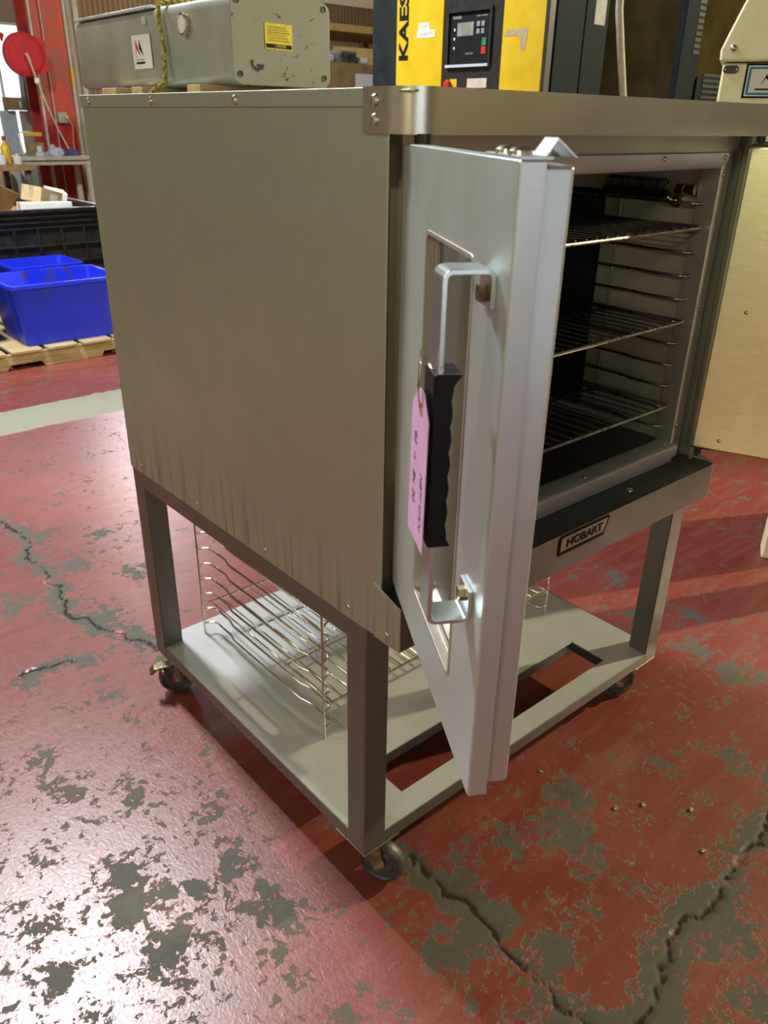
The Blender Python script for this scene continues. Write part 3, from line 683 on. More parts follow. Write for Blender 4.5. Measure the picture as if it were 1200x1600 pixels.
# ------------------------------------------------------------------ wire racks and rack guides
def make_rack(name, label, matrix, wire, bar, wid=.826, dep=.585, nrod=26, grp='oven wire racks'):
    t = thing(name, label, 'rack', (0, 0, 0), 0, grp); t.matrix_basis = matrix; WM[t] = matrix
    for y in (0, dep * .333, dep * .667, dep):
        bm = NB(); tube(bm, [(0, y, 0), (wid, y, 0)], .0042 if y in (0, dep) else .0032, 8); obj('cross_bar', bm, bar if y == 0 else wire, t, smooth=True, local=True)
    bm = NB(); tube(bm, [(0, 0, .004), (0, dep, .004)], .0022, 6); me = finish(bm)
    for p in me.polygons: p.use_smooth = True
    me.materials.append(M[wire])
    for k in range(nrod):
        x = .004 + (wid - .008) * k / (nrod - 1); obj('rod', me, wire, t, local=True, matrix=Matrix.Translation((x, 0, .0012)))
    return t
for z, lb in ((1.343, 'dark wire oven rack on the top runner inside the oven'), (1.142, 'dark wire oven rack in the middle of the oven'), (.944, 'dark wire oven rack lowest above the oven floor')):
    make_rack('oven_rack', lb, Matrix.Translation((.097, .004, z)), 'iron', 'ironbar')
make_rack('oven_rack', 'chrome wire rack lying between the rack guides on the stand shelf', Matrix.Translation((.148, .315, .266)), 'chrome', 'chrome', .82, .585, 26)
def make_guide(label, matrix, levels, dep, wire, z0=.028, dz=.05, mid=True):
    """ladder of runner wires; runners stand out to +x"""
    t = thing('rack_guide', label, 'rack guide', (0, 0, 0), 0, 'wire rack guides'); t.matrix_basis = matrix; WM[t] = matrix
    top = z0 + dz * (levels - 1) + .035
    for y in (0, dep):
        bm = NB(); tube(bm, [(0, y, 0), (0, y, top)], .0034, 8); obj('upright', bm, wire, t, smooth=True, local=True)
    if mid: bm = NB(); tube(bm, [(.006, dep * .36, 0.0), (.006, dep * .36, top - .01)], .0024, 8); obj('upright', bm, wire, t, smooth=True, local=True)
    bm = NB(); tube(bm, [(0, 0, 0), (.020, .006, 0), (.030, .022, 0), (.030, .10, 0), (.022, .13, 0), (.022, dep - .13, 0), (.030, dep - .10, 0), (.030, dep - .022, 0), (.020, dep - .006, 0), (0, dep, 0)], .0032, 8); me = finish(bm)
    for p in me.polygons: p.use_smooth = True
    me.materials.append(M[wire])
    for k in range(levels): obj('runner', me, wire, t, local=True, matrix=Matrix.Translation((0, 0, z0 + k * dz)))
    return t
MIRX = Matrix.Diagonal((-1, 1, 1, 1))
make_guide('dark wire runner ladder hanging on the right wall inside the oven', Matrix.Translation((OX1 + .008, .006, .858)) @ MIRX, 11, .58, 'ironbar', .034)
make_guide('dark wire runner ladder hanging on the left wall inside the oven', Matrix.Translation((OX0 - .008, .006, .858)), 11, .58, 'iron', .034)
make_guide('chrome wire runner ladder standing along the open left side of the stand shelf', Matrix.Translation((.128, .312, ZSH + .0005)), 8, .588, 'chrome', .032, .05, False)
make_guide('chrome wire runner ladder standing on the far right of the stand shelf', Matrix.Translation((.988, .32, ZSH + .0005)) @ MIRX, 8, .588, 'chrome', .032, .05, False)

# ------------------------------------------------------------------ hang tag on the handle
MT = MD @ Matrix.Translation((0, -.0585, 0)) @ Matrix.Rotation(math.radians(0), 4, 'Z')
tg = thing('hang_tag', 'pink cardboard price tag wired to the left door handle', 'tag', tuple(MT @ Vector((.42, 0, 1.13))))
bm = NB(); prism(bm, [(.384, 1.139), (.455, 1.139), (.462, 1.285), (.440, 1.307), (.418, 1.307), (.390, 1.285)], -.0004, .0004, 'y'); cd = obj('card', bm, 'pink', tg, mtx=MT)
bm = NB(); ring_prism(bm, [(.4285 + .007 * math.cos(a * PI / 8), 1.288 + .007 * math.sin(a * PI / 8)) for a in range(16)], [(.4285 + .0028 * math.cos(a * PI / 8), 1.288 + .0028 * math.sin(a * PI / 8)) for a in range(16)], -.0009, -.0004, 'y'); obj('eyelet', bm, 'redring', cd, mtx=MT)
bm = NB(); tube(bm, [MT @ Vector(p) for p in ((.4285, .0015, 1.288), (.4285, -.002, 1.292), (.427, -.004, 1.312), (.424, -.003, 1.334), (.423, -.001, 1.347), (.430, .002, 1.340), (.440, .006, 1.331), (.452, .010, 1.333), (.462, .012, 1.336))], .0008, 6); tube(bm, [MT @ Vector(p) for p in ((.4285, -.0012, 1.286), (.430, -.004, 1.305), (.433, -.003, 1.322), (.429, -.002, 1.333), (.424, -.003, 1.334))], .0008, 6); obj('wire', bm, 'chrome', tg, smooth=True)
ZW = MT @ Vector((.5, 0, 0)) - MT @ Vector((0, 0, 0))
for txt, u, z, sz in (("'82  -L", .406, 1.262, .014), ('8x 20', .403, 1.216, .016), ('MET/ CAN', .436, 1.225, .014)):
    me = text_mesh(txt, sz, .0001, 0, 'LEFT', .2)
    obj('handwriting', me, 'ink', cd, matrix=MT @ frame((u, -.0006, z), (0, 0, -1), (1, 0, 0), (0, -1, 0)))

# ------------------------------------------------------------------ grey machine housing, wood strips and rope on top of the oven
GX0, GX1, GY0, GY1, GZ0, GZ1 = .10, .318, .509, 1.21, 1.5945, 1.737
for i_, (y, w_, lb) in enumerate(((.56, .05, 'pale wood strip under the front end of the grey housing on the oven'), (.80, .05, 'pale wood strip under the middle of the grey housing on the oven'), (.925, .075, 'pale wood strip under the rear end of the grey housing on the oven'))):
    bm = NB(); box(bm, (.06, y, ZT + .0004), (.36, y + w_, GZ0)); tag(obj('wood_strip', bm, 'blockwood', bevel=.001), lb, 'wood strip', 'wood strips under the grey housing')
gh = thing('machine_housing', 'grey enamelled machine housing with stickers lying on top of the oven', 'machine', ((GX0 + GX1) / 2, (GY0 + GY1) / 2, GZ0))
bm = NB(); prism(bm, rrect(GX0, GX1, GZ0, GZ1, .018, 5), GY0 + .004, .80, 'y'); obj('housing', bm, 'greypaint', gh, smooth=True)
bm = NB(); prism(bm, rrect(GX0 + .002, GX1 - .002, GZ0 + .002, GZ1 - .002, .018, 5), .804, GY1, 'y'); obj('rear_section', bm, 'greypaint', gh, smooth=True)
bm = NB(); prism(bm, rrect(GX0 - .001, GX1 + .001, GZ0 - .000, GZ1 + .001, .020, 6), GY0 - .004, GY0 + .0038, 'y'); fp = obj('end_cover', bm, 'scuffed', gh, bevel=.0016)
bm = NB(); box(bm, (GX0 + .002, .81, GZ1 - .0015), (GX1 - .002, GY1, GZ1 + .004)); obj('top_trim', bm, 'silver', gh, bevel=.0012)
for x in (GX0 + .014, GX1 - .014):
    for z in (GZ0 + .018, GZ1 - .010):
        bm = NB(); lathe(bm, [(.0052, 0), (.0052, .0012), (0, .0006)], frame((x, GY0 - .0041, z), (1, 0, 0), (0, 0, 1), (0, -1, 0)), 12); obj('plug_hole', bm, 'black', fp)
G = lambda y, z, o=.0: (GX0 - o, y, z)
bm = NB(); mt = frame((GX0 + .0, .668, 1.698), (0, -1, 0), (0, 0, 1), (-1, 0, 0))
lathe(bm, [(.017, 0), (.017, .006), (.0185, .0065), (.0185, .0095), (.0155, .0105), (.0155, .0085)], mt, 24); dg_ = obj('dial', bm, 'chrome', gh, smooth=True)
bm = NB(); lathe(bm, [(.0154, .0072), (.0154, .0088), (0, .0088)], mt, 24); obj('dial_face', bm, 'white', dg_)
# sticker with the two slanted wedges
def sticker(x, mtx, parts, base_mat, parent, w, h, name='sticker'):
    bm = NB(); box(bm, (0, 0, 0), (w, h, .0006), mtx); s_ = obj(name, bm, base_mat, parent)
    for pts, mt_ in parts:
        bm = NB(); prism(bm, pts, .0007, .0011, 'z', mtx); obj('print', bm, mt_, s_)
    return s_
MS = frame((GX0 - .0002, .905, 1.630), (0, -1, 0), (0, .05, 1), (-1, 0, 0))
wS, hS = .085, .062
sticker(0, MS, [([(.018, .054), (.033, .024), (.034, .025), (.017, .038)], 'red'), ([(.018, .054), (.0165, .038), (.0125, .022), (.0138, .022)], 'red'), ([(.034, .054), (.049, .023), (.032, .037)], 'blackp'), ([(.012, .009), (.052, .009), (.052, .013), (.012, .013)], 'darkpanel'), ([(.012, .0165), (.050, .0165), (.050, .0178), (.012, .0178)], 'btn')], 'white', gh, wS, hS)
bm = NB(); box(bm, (GX0 - .004, .832, 1.708), (GX0, .846, 1.722)); obj('latch_clip', bm, 'silver', gh, bevel=.0008)
MY = frame((.170, GY0 - .0042, 1.655), (1, 0, -.02), (0, 0, 1), (0, -1, 0))
rows = [([(.006, .014 + k * .0042), (.054 - (k % 3) * .004, .014 + k * .0042), (.054 - (k % 3) * .004, .0162 + k * .0042), (.006, .0162 + k * .0042)], 'yellowtxt') for k in range(6)]
sticker(0, MY, rows + [([(.002, .0025), (.018, .0025), (.018, .009), (.002, .009)], 'blackp'), ([(.018, .0025), (.046, .0025), (.046, .009), (.018, .009)], 'darkpanel'), ([(.046, .0025), (.058, .0025), (.058, .009), (.046, .009)], 'blackp'), ([(.022, .001), (.027, .001), (.0255, .011), (.0235, .011)], 'white')], 'yellowlab', gh, .060, .042)
me = text_mesh('DANGER', .0056, .0001, 0, 'CENTER'); obj('lettering', me, 'yellowlab', fp, matrix=MY @ Matrix.Translation((.034, .0042, .0012)))
# rope: twisted, over the housing and down to the oven lid
rp = NB()
cl = [(.05, .74, ZT + .004), (.085, .745, 1.60), (.092, .75, 1.66), (.090, .757, 1.71), (.094, .760, 1.742), (.12, .76, 1.746), (.21, .752, 1.747), (.31, .752, 1.745), (.327, .75, 1.73), (.330, .75, 1.64), (.35, .75, ZT + .004)]
pp = []
for a, b in zip(cl, cl[1:]):
    n_ = max(2, int((Vector(b) - Vector(a)).length / .004))
    pp += [Vector(a).lerp(Vector(b), k / n_) for k in range(n_)]
pp.append(Vector(cl[-1]))
for st_ in range(3):
    pts = []
    for k, p in enumerate(pp):
        t_ = (pp[min(k + 1, len(pp) - 1)] - pp[max(k - 1, 0)]).normalized(); u = t_.orthogonal().normalized(); w_ = t_.cross(u); a = k * .55 + st_ * 2 * PI / 3
        ref = Vector((.3, .9, .2)); u = (ref - t_ * ref.dot(t_)).normalized(); w_ = t_.cross(u)
        pts.append(p + (u * math.cos(a) + w_ * math.sin(a)) * .0025)
    tube(rp, pts, .0026, 6)
tag(obj('rope', rp, 'rope', smooth=True), 'yellow twisted rope looped over the grey housing on the oven', 'rope')

# ------------------------------------------------------------------ yellow and black air compressor
KX, KY0, KY1 = 2.2, 1.512, 2.628
cmp_ = thing('air_compressor', 'tall yellow and anthracite screw compressor with control panel behind the oven', 'compressor', (2.62, 2.07, 0))
KH = 2.25
bm = NB(); box(bm, (KX + .012, KY0 + .012, .06), (KX + .405, KY1 - .004, KH)); obj('cabinet', bm, 'anthracite', cmp_, bevel=.012)
bm = NB(); box(bm, (KX, 2.443, .10), (KX + .012, KY1, KH)); obj('rear_cover', bm, 'anthracite', cmp_, bevel=.004)
bm = NB(); box(bm, (KX - .006, 2.119, .10), (KX + .012, 2.441, KH)); yp = obj('front_cover', bm, 'yellow', cmp_, bevel=.004)
bm = NB(); box(bm, (KX - .002, 1.757, .10), (KX + .012, 2.117, KH)); cp = obj('control_cover', bm, 'darkpanel', cmp_, bevel=.004)
bm = NB(); prism(bm, [(KX - .006, 1.755), (KX - .006, 1.60), (KX + .006, 1.535), (KX + .03, 1.53), (KX + .012, 1.755)], .10, KH); obj('corner_cover', bm, 'yellow', cmp_, bevel=.003)
bm = NB(); box(bm, (KX + .006, 1.515, .10), (KX + .04, 1.531, KH)); obj('corner_seal', bm, 'black', cmp_)
bm = NB(); box(bm, (KX + .05, KY0, .10), (KX + .235, KY0 + .012, KH)); obj('side_cover', bm, 'navy', cmp_, bevel=.004)
bm = NB(); box(bm, (KX + .24, KY0, .10), (KX + .40, KY0 + .012, KH)); obj('side_cover', bm, 'navy', cmp_, bevel=.004)
bm = NB(); box(bm, (KX + .30, KY0 - .001, 1.925), (KX + .375, KY0, 2.02)); obj('data_plate', bm, 'btn', cmp_)
bm = NB(); box(bm, (KX + .0, KY0 + .03, .0), (KX + .40, KY1 - .02, .06)); obj('plinth', bm, 'black', cmp_)
me = text_mesh('KAESER', .088, .0006, .0028, 'LEFT', 0, 1.42); obj('lettering', me, 'blackp', yp, matrix=frame((KX - .0068, 2.357, 1.800), (0, 0, 1), (0, 1, 0), (-1, 0, 0)))
def card_k(y0, z0, w_, h_, txt, sz):
    mt = frame((KX - .0064, y0, z0), (0, -1, 0), (0, 0, 1), (-1, 0, 0)); bm = NB(); box(bm, (0, 0, 0), (w_, h_, .0005), mt); c = obj('label', bm, 'white', yp)
    me = text_mesh(txt, sz, .0001, .0, 'CENTER', 0, .8); obj('lettering', me, 'btn', c, matrix=mt @ Matrix.Translation((w_ / 2, h_ * .25, .0008)))
card_k(2.292, 1.893, .118, .030, 'KAESER SK20', .020); card_k(2.283, 1.923, .070, .030, 'KAESER', .020)
# recessed controller
mk = frame((KX - .0022, 2.078, 1.778), (0, -1, 0), (0, 0, 1), (-1, 0, 0))
def kbox(nm, a, b, m_, par, z0=0, z1=.001, bev=0):
    bm = NB(); box(bm, (a[0], a[1], z0), (b[0], b[1], z1), mk); return obj(nm, bm, m_, par, bevel=bev)
ctl = kbox('controller', (0, 0), (.25, .200), 'blackp', cp, -.004, .001)
kbox('bezel', (-.012, .200), (.262, .212), 'black', cp, 0, .010); kbox('bezel', (-.012, -.004), (.0, .200), 'black', cp, 0, .010); kbox('bezel', (.25, -.004), (.262, .200), 'black', cp, 0, .010)
kbox('sill_strip', (-.012, -.014), (.252, -.003), 'silver', cp, 0, .012)
kbox('display_bezel', (.050, .108), (.150, .160), 'btn', ctl, .001, .003)
kbox('display', (.080, .112), (.122, .156), 'lcd', ctl, .003, .004)
for bx_ in (.168, .196):
    for bz_ in (.112, .140): kbox('button', (bx_, bz_), (bx_ + .020, bz_ + .020), 'btn', ctl, .001, .004, .001)
kbox('start_button', (.205, .066), (.230, .096), 'green', ctl, .001, .004, .001); kbox('stop_button', (.203, .034), (.230, .062), 'redbtn', ctl, .001, .004, .001)
for k in range(3): kbox('indicator', (.028, .130 - k * .036), (.036, .140 - k * .036), 'white', ctl, .001, .002)
for t_, x_, z_, s_ in (('KAESER', .018, .176, .016), ('SIGMA CONTROL', .165, .178, .008), ('KAESER AIR', .105, .036, .009)):
    obj('lettering', text_mesh(t_, s_, .0001), 'conduit', ctl, matrix=mk @ Matrix.Translation((x_, z_, .0012)))
kbox('stop_plate', (.016, -.105), (.060, -.060), 'yellow', cp, 0, .002)
bm = NB(); lathe(bm, [(.010, 0), (.010, .014), (.020, .016), (.021, .022), (.017, .030), (0, .033)], mk @ Matrix.Translation((.020, -.083, .002)), 18); obj('stop_button', bm, 'redbtn', cp, smooth=True)
kbox('rating_label', (.125, -.098), (.245, -.060), 'conduit', cp, 0, .001)
# strip of torn tape on the yellow corner
bm = NB(); mt = frame((KX - .0064, 1.742, 1.872), (0, -1, 0), (0, 0, 1), (-1, 0, 0)); prism(bm, [(0, .0), (.012, .022), (.125, .026), (.128, .0), (.118, -.052), (.108, -.060), (.094, -.050), (.090, -.012), (.070, .000)], 0, .0007, 'z', mt); obj('tape', bm, 'tape', cmp_)

# pale hose standing beside the compressor
bm = NB(); tube(bm, [(2.53, 1.32, .0), (2.50, 1.32, .6), (2.50, 1.31, 1.3), (2.49, 1.30, 1.60), (2.42, 1.30, 1.80), (2.37, 1.30, 1.95), (2.345, 1.30, 2.15), (2.35, 1.30, 2.4)], .0155, 12)
tag(obj('pipe', bm, 'hose', smooth=True), 'pale grey hose rising between the compressor and the dark cabinet', 'hose')
# added dark board standing for the unlit gap between the machines
bm = NB(); box(bm, (2.9, 3.2, 0), (7.6, 3.24, 3.2)); tag(obj('backdrop_board', bm, 'backdrop', bevel=.003), 'dark brown partition board added for the unlit gap behind the compressor', 'backdrop')
# blue-black dryer cabinet with louvres
dry = thing('dryer_cabinet', 'dark blue steel cabinet with louvre vents behind the cream machine', 'cabinet', (4.9, 2.6, 0))
DY = 2.2
bm = NB(); box(bm, (4.50, DY + .052, 0), (5.9, DY + .8, 2.9)); obj('cabinet', bm, 'backdrop', dry, bevel=.006)
bm = NB(); box(bm, (4.34, DY, 0), (4.56, DY + .05, 2.9)); dp_ = obj('corner_post', bm, 'navy', dry, bevel=.012)
bm = NB(); box(bm, (4.575, DY - .004, 0), (5.9, DY + .01, 1.83)); obj('vent_panel', bm, 'navy', dry, bevel=.004)
for k in range(14):
    bm = NB(); z = 1.95 + k * .034; box(bm, (4.475, DY - .003, z), (4.545, DY, z + .021)); obj('vent_slot', bm, 'black', dry)
for k in range(12):
    bm = NB(); z = 1.48 + k * .032; box(bm, (4.64, DY - .010, z), (5.25, DY - .004, z + .017)); obj('louvre', bm, 'black', dry)

# ------------------------------------------------------------------ cream machine at the right
CO = Vector((1.98, .60, 0)); CD = Vector((.451, -.892, 0)).normalized(); CN = Vector((.892, .451, 0)).normalized()   # CN points away from the camera
MC = frame(tuple(CO), CD, CN, (0, 0, 1))
cm = thing('cream_machine', 'cream enamelled food machine with overhanging head and blue framed sticker', 'machine', tuple(CO + CD * .66 + CN * .3))
for u, n_ in ((.468, 0), (.84, 0), (.62, .44), (.84, .44)):
    bm = NB(); box(bm, (u, n_, 0), (u + .11, n_ + .11, 1.16)); obj('leg', bm, 'cream', cm, mtx=MC, bevel=.008)
bm = NB(); box(bm, (0, 0, 1.16), (.95, .55, 1.724)); hd_ = obj('head', bm, 'cream', cm, mtx=MC, bevel=.008)
bm = NB(); prism(bm, [(-.012, 1.727), (.96, 1.727), (.96, 2.12), (.12, 2.12), (.0, 1.80), (-.014, 1.76)], -.016, .55, 'y'); hood = obj('hood', bm, 'cream', cm, mtx=MC, bevel=.008, seg=3)
bm = NB(); lathe(bm, [(.010, 0), (.010, .005), (.006, .009), (0, .010)], MC @ Matrix.Translation((.024, -.016, 1.764)) @ Matrix.Rotation(PI / 2, 4, 'X'), 14); obj('hood_screw', bm, 'screw', hood, smooth=True)
bm = NB(); prism(bm, rrect(.003, .050, 1.694, 1.717, .011, 5), -.003, 0, 'y'); ov_ = obj('oval_plate', bm, 'darkpanel', cm, mtx=MC, bevel=.001)
for u in (.0095, .0435):
    bm = NB(); lathe(bm, [(.0035, 0), (.0025, .002), (0, .0024)], MC @ Matrix.Translation((u, -.003, 1.7055)) @ Matrix.Rotation(PI / 2, 4, 'X'), 10); obj('plate_screw', bm, 'screw', ov_)
def cst(a, b, m_, par, o0, o1, nm='print'):
    bm = NB(); box(bm, (a[0], -o1, a[1]), (b[0], -o0, b[1])); return obj(nm, bm, m_, par, mtx=MC)
stk = cst((.072, 1.624), (.262, 1.722), 'blackp', cm, 0, .001, 'sticker')
cst((.079, 1.630), (.255, 1.716), 'silver', stk, .001, .0013); cst((.0815, 1.6325), (.2525, 1.7135), 'bluep', stk, .0013, .0016); cst((.090, 1.640), (.244, 1.706), 'white', stk, .0016, .0019)
for pts in ([(.123, 1.662), (.1365, 1.690), (.1385, 1.684), (.1255, 1.664)], [(.133, 1.684), (.137, 1.692), (.156, 1.664), (.150, 1.668)], [(.158, 1.690), (.176, 1.664), (.157, 1.676)]):
    bm = NB(); prism(bm, pts, -.0022, -.0019, 'y'); obj('print', bm, 'blackp', stk, mtx=MC)
cst((.108, 1.646), (.226, 1.652), 'darkpanel', stk, .0019, .0021)

# ------------------------------------------------------------------ pallet, blue totes, black bin (far left)
pal = thing('pallet', 'weathered wooden pallet under the blue totes', 'pallet', (1.0, 5.2, 0))
for y in (4.625, 5.16, 5.70):
    bm = NB(); prism(bm, [(-.2, .0), (.05, .0), (.07, .035), (.30, .035), (.32, .0), (.72, .0), (.74, .035), (.79, .035), (.95, .035), (.97, 0), (1.37, 0), (1.39, .035), (1.62, .035), (1.64, 0), (1.95, 0), (1.95, .103), (-.2, .103)], y, y + .042, 'y'); obj('stringer', bm, 'palletwood', pal, bevel=.002)
for k in range(9):
    bm = NB(); x = -.2 + k * .240; box(bm, (x, 4.605 + random.uniform(-.01, .01), .1032), (x + .205, 5.765, .1215)); obj('deck_board', bm, 'palletwood', pal, bevel=.002)
def tote(x0, x1, y0, y1, z0, z1, label, wall=.006):
    t = thing('storage_tote', label, 'tote', ((x0 + x1) / 2, (y0 + y1) / 2, z0), 0, 'blue plastic totes on the pallet')
    e = .055; bm = NB()
    o0 = rrect(x0 + e, x1 - e, y0 + e * .8, y1 - e * .8, .03, 4); o1 = rrect(x0, x1, y0, y1, .04, 4)
    i0 = rrect(x0 + e + wall, x1 - e - wall, y0 + e * .8 + wall, y1 - e * .8 - wall, .026, 4); i1 = rrect(x0 + wall, x1 - wall, y0 + wall, y1 - wall, .036, 4)
    A = [bm.verts.new((*p, z0)) for p in o0]; B = [bm.verts.new((*p, z1)) for p in o1]; Cc = [bm.verts.new((*p, z1)) for p in i1]; Dq = [bm.verts.new((*p, z0 + wall)) for p in i0]
    n = len(A)
    for i in range(n):
        j = (i + 1) % n
        bm.faces.new((A[i], A[j], B[j], B[i])); bm.faces.new((B[i], B[j], Cc[j], Cc[i])); bm.faces.new((Cc[i], Cc[j], Dq[j], Dq[i]))
    bm.faces.new(A[::-1]); bm.faces.new(Dq)
    obj('tub', bm, 'blueplastic', t, smooth=True)
    bm = NB(); ring_prism(bm, rrect(x0 - .016, x1 + .016, y0 - .016, y1 + .016, .05, 5), rrect(x0 - .001, x1 + .001, y0 - .001, y1 + .001, .041, 5), z1 - .028, z1, 'z'); obj('rim', bm, 'blueplastic', t, bevel=.003)
tote(.846, 1.60, 4.66, 5.22, .1218, .535, 'scuffed blue plastic tote at the front of the pallet nearest the oven')
tote(.10, .80, 4.90, 5.45, .1218, .50, 'blue plastic tote cut by the left picture edge on the pallet')
tote(1.08, 1.58, 5.30, 5.74, .1218, .545, 'blue plastic tote behind the front one on the pallet')
binn = thing('bulk_bin', 'black ribbed plastic bulk bin full of packaging behind the blue totes', 'bin', (1.5, 6.45, 0))
BX0, BX1, BY0, BY1, BZ1 = .70, 2.05, 5.86, 6.95, .865
bm = NB(); w_ = .03
for a, b in (((BX0, BY0, .14), (BX1, BY0 + w_, BZ1)), ((BX0, BY1 - w_, .14), (BX1, BY1, BZ1)), ((BX0, BY0 + w_, .14), (BX0 + w_, BY1 - w_, BZ1)), ((BX1 - w_, BY0 + w_, .14), (BX1, BY1 - w_, BZ1)), ((BX0 + w_, BY0 + w_, .14), (BX1 - w_, BY1 - w_, .17))): box(bm, a, b)
obj('bin_body', bm, 'binblack', binn, bevel=.004)
bm = NB(); ring_prism(bm, rrect(BX0 - .025, BX1 + .025, BY0 - .025, BY1 + .025, .04, 4), rrect(BX0 + .02, BX1 - .02, BY0 + .02, BY1 - .02, .02, 4), BZ1 - .012, BZ1 + .015, 'z'); obj('bin_rim', bm, 'binblack', binn, bevel=.004)
for z in (.815, .775, .735, .60, .47, .40):
    bm = NB(); box(bm, (BX0 - .018, BY0 - .018, z), (BX1 + .018, BY0, z + .012)); obj('rib', bm, 'binblack', binn, bevel=.002)
for k in range(8):
    x = BX0 + .02 + k * .185; bm = NB(); box(bm, (x, BY0 - .016, .48), (x + .022, BY0, .735)); obj('rib', bm, 'binblack', binn, bevel=.002)
for k in range(4):
    x = BX0 + .02 + k * .39; bm = NB(); box(bm, (x, BY0, 0), (x + .15, BY0 + .15, .14)); obj('foot', bm, 'binblack', binn, bevel=.004)
for k in range(4):
    x = BX0 + .02 + k * .39; bm = NB(); box(bm, (x, BY1 - .15, 0), (x + .15, BY1, .14)); obj('foot', bm, 'binblack', binn, bevel=.004)
def rbox(name, c, s, rot, m_, label, cat='box', grp=None, bev=.004):
    mt = Matrix.Translation(c) @ Matrix.Rotation(rot[2], 4, 'Z') @ Matrix.Rotation(rot[1], 4, 'Y') @ Matrix.Rotation(rot[0], 4, 'X')
    bm = NB(); box(bm, (-s[0] / 2, -s[1] / 2, -s[2] / 2), (s[0] / 2, s[1] / 2, s[2] / 2), mt); o = tag(obj(name, bm, m_, bevel=bev, seg=3), label, cat, grp)
    a, b, c_ = s[0] / 2, s[1] / 2, s[2] / 2
    if name in ('carton', 'small_carton', 'storage_box'):      # tape over the flap seam and a paper label
        bm = NB(); box(bm, (-a - .0008, -.024, -c_ * .5), (a + .0008, .024, c_ + .0008), mt); obj('packing_tape', bm, 'tape', o)
        bm = NB(); box(bm, (-a * .1, -b - .0012, -c_ * .5), (a * .55, -b + .001, c_ * .45), mt); obj('paper_label', bm, 'white', o)
    if name == 'crate':
        for z_ in (-.6, -.1, .4): bm = NB(); box(bm, (-a - .006, -b - .012, z_ * c_), (a + .006, -b, z_ * c_ + .03), mt); obj('slat', bm, m_, o, bevel=.002)
    if name == 'plastic_case':
        bm = NB(); box(bm, (-a - .004, -b - .004, c_ - .02), (a + .004, b + .004, c_ + .006), mt); obj('case_lid', bm, 'btn', o, bevel=.004)
    return o
bm = NB(); bmesh.ops.create_grid(bm, x_segments=22, y_segments=18, size=1.0)
for v in bm.verts:
    x, y = v.co.x, v.co.y; e_ = min(1 - abs(x), 1 - abs(y))
    v.co = Vector((1.375 + x * .63, 6.405 + y * .50, .80 + .035 * math.sin(7 * x + 3 * y) * math.cos(6 * y - 2 * x) + random.uniform(-.012, .012)))
ext = bmesh.ops.extrude_face_region(bm, geom=bm.faces[:])
for v in ext['geom']:
    if isinstance(v, bmesh.types.BMVert): v.co.z = .172
tag(obj('packaging_pile', bm, 'box'), 'crumpled brown packaging filling the black bulk bin', 'packaging')
rbox('carton', (1.665, 6.20, .945), (.24, .20, .12), (.1, .25, .5), 'boxlt', 'tan taped carton tilted on top of the packaging in the black bin')
rbox('carton', (1.86, 6.45, .915), (.16, .22, .11), (.1, .25, -.2), 'white', 'small white carton beside the tan carton in the black bin')
rbox('cardboard_sheet', (1.36, 6.30, .935), (.26, .012, .20), (.5, .45, .3), 'box', 'bent brown cardboard sheet sticking out of the black bin', 'cardboard')
rbox('carton', (1.60, 5.975, .878), (.40, .11, .085), (0, .03, .0), 'white', 'flat white carton lying at the front rim of the black bin')
rbox('cardboard_sheet', (1.90, 6.03, .850), (.17, .16, .02), (0, .04, -.1), 'boxlt', 'flat tan cardboard piece right of the white carton in the black bin', 'cardboard')

# ------------------------------------------------------------------ workbench, column, hose reel and clutter (far left)
wb = thing('workbench', 'cream painted workbench in front of the red column', 'bench', (3.25, 10.5, 0))
bm = NB(); box(bm, (2.76, 10.10, 1.03), (3.70, 10.60, 1.075)); obj('bench_top', bm, 'bench', wb, bevel=.006)
bm = NB(); box(bm, (2.80, 10.13, .975), (3.69, 10.16, 1.03)); obj('apron', bm, 'bench', wb, bevel=.003)
for x in (2.80, 3.64):
    for y in (10.12, 10.53): bm = NB(); box(bm, (x, y, 0), (x + .065, y + .06, 1.03)); obj('leg', bm, 'bench', wb, bevel=.005)
bm = NB(); box(bm, (1.3, 9.35, .96), (2.72, 10.3, 1.02)); b2 = thing('dark_bench', 'brown topped work table at the left picture edge', 'bench', (2.0, 9.8, 0)); obj('table_top', bm, 'box', b2, bevel=.005)
for x in (1.35, 2.62):
    for y in (9.40, 10.2): bm = NB(); box(bm, (x, y, 0), (x + .06, y + .06, .96)); obj('leg', bm, 'machgrey', b2, bevel=.004)
bm = NB(); box(bm, (1.38, 9.42, .30), (2.66, 10.24, .33)); obj('lower_shelf', bm, 'machgrey', b2)
rbox('storage_box', (2.3, 9.75, .43), (.5, .4, .195), (0, 0, .1), 'box', 'brown box on the shelf under the brown work table')
rbox('storage_box', (2.45, 9.7, .83), (.16, .2, .012), (0, 0, 0), 'boxlt', 'tan carton flap under the brown work table') if False else None
def bottle(x, y, z, h, r, m1, m2, label):
    t = thing('bottle', label, 'bottle', (x, y, z), 0, 'bottles on the brown work table')
    bm = NB(); lathe(bm, [(r * .9, 0), (r, .01), (r, h * .6), (r * .55, h * .72), (r * .35, h * .78), (r * .35, h * .84)], seg=16); obj('bottle_body', bm, m1, t, smooth=True, local=True)
    bm = NB(); lathe(bm, [(r * .42, h * .84), (r * .42, h), (0, h)], seg=12); obj('cap', bm, m2, t, smooth=True, local=True)
bottle(2.50, 9.62, 1.0205, .30, .055, 'orange', 'redbtn', 'yellow bottle with red cap on the brown work table')
bottle(2.60, 9.55, 1.0205, .11, .05, 'white', 'white', 'short white bottle right of the yellow bottle')
bottle(2.41, 9.50, 1.0205, .13, .05, 'white', 'silver', 'squat white jar left of the yellow bottle')
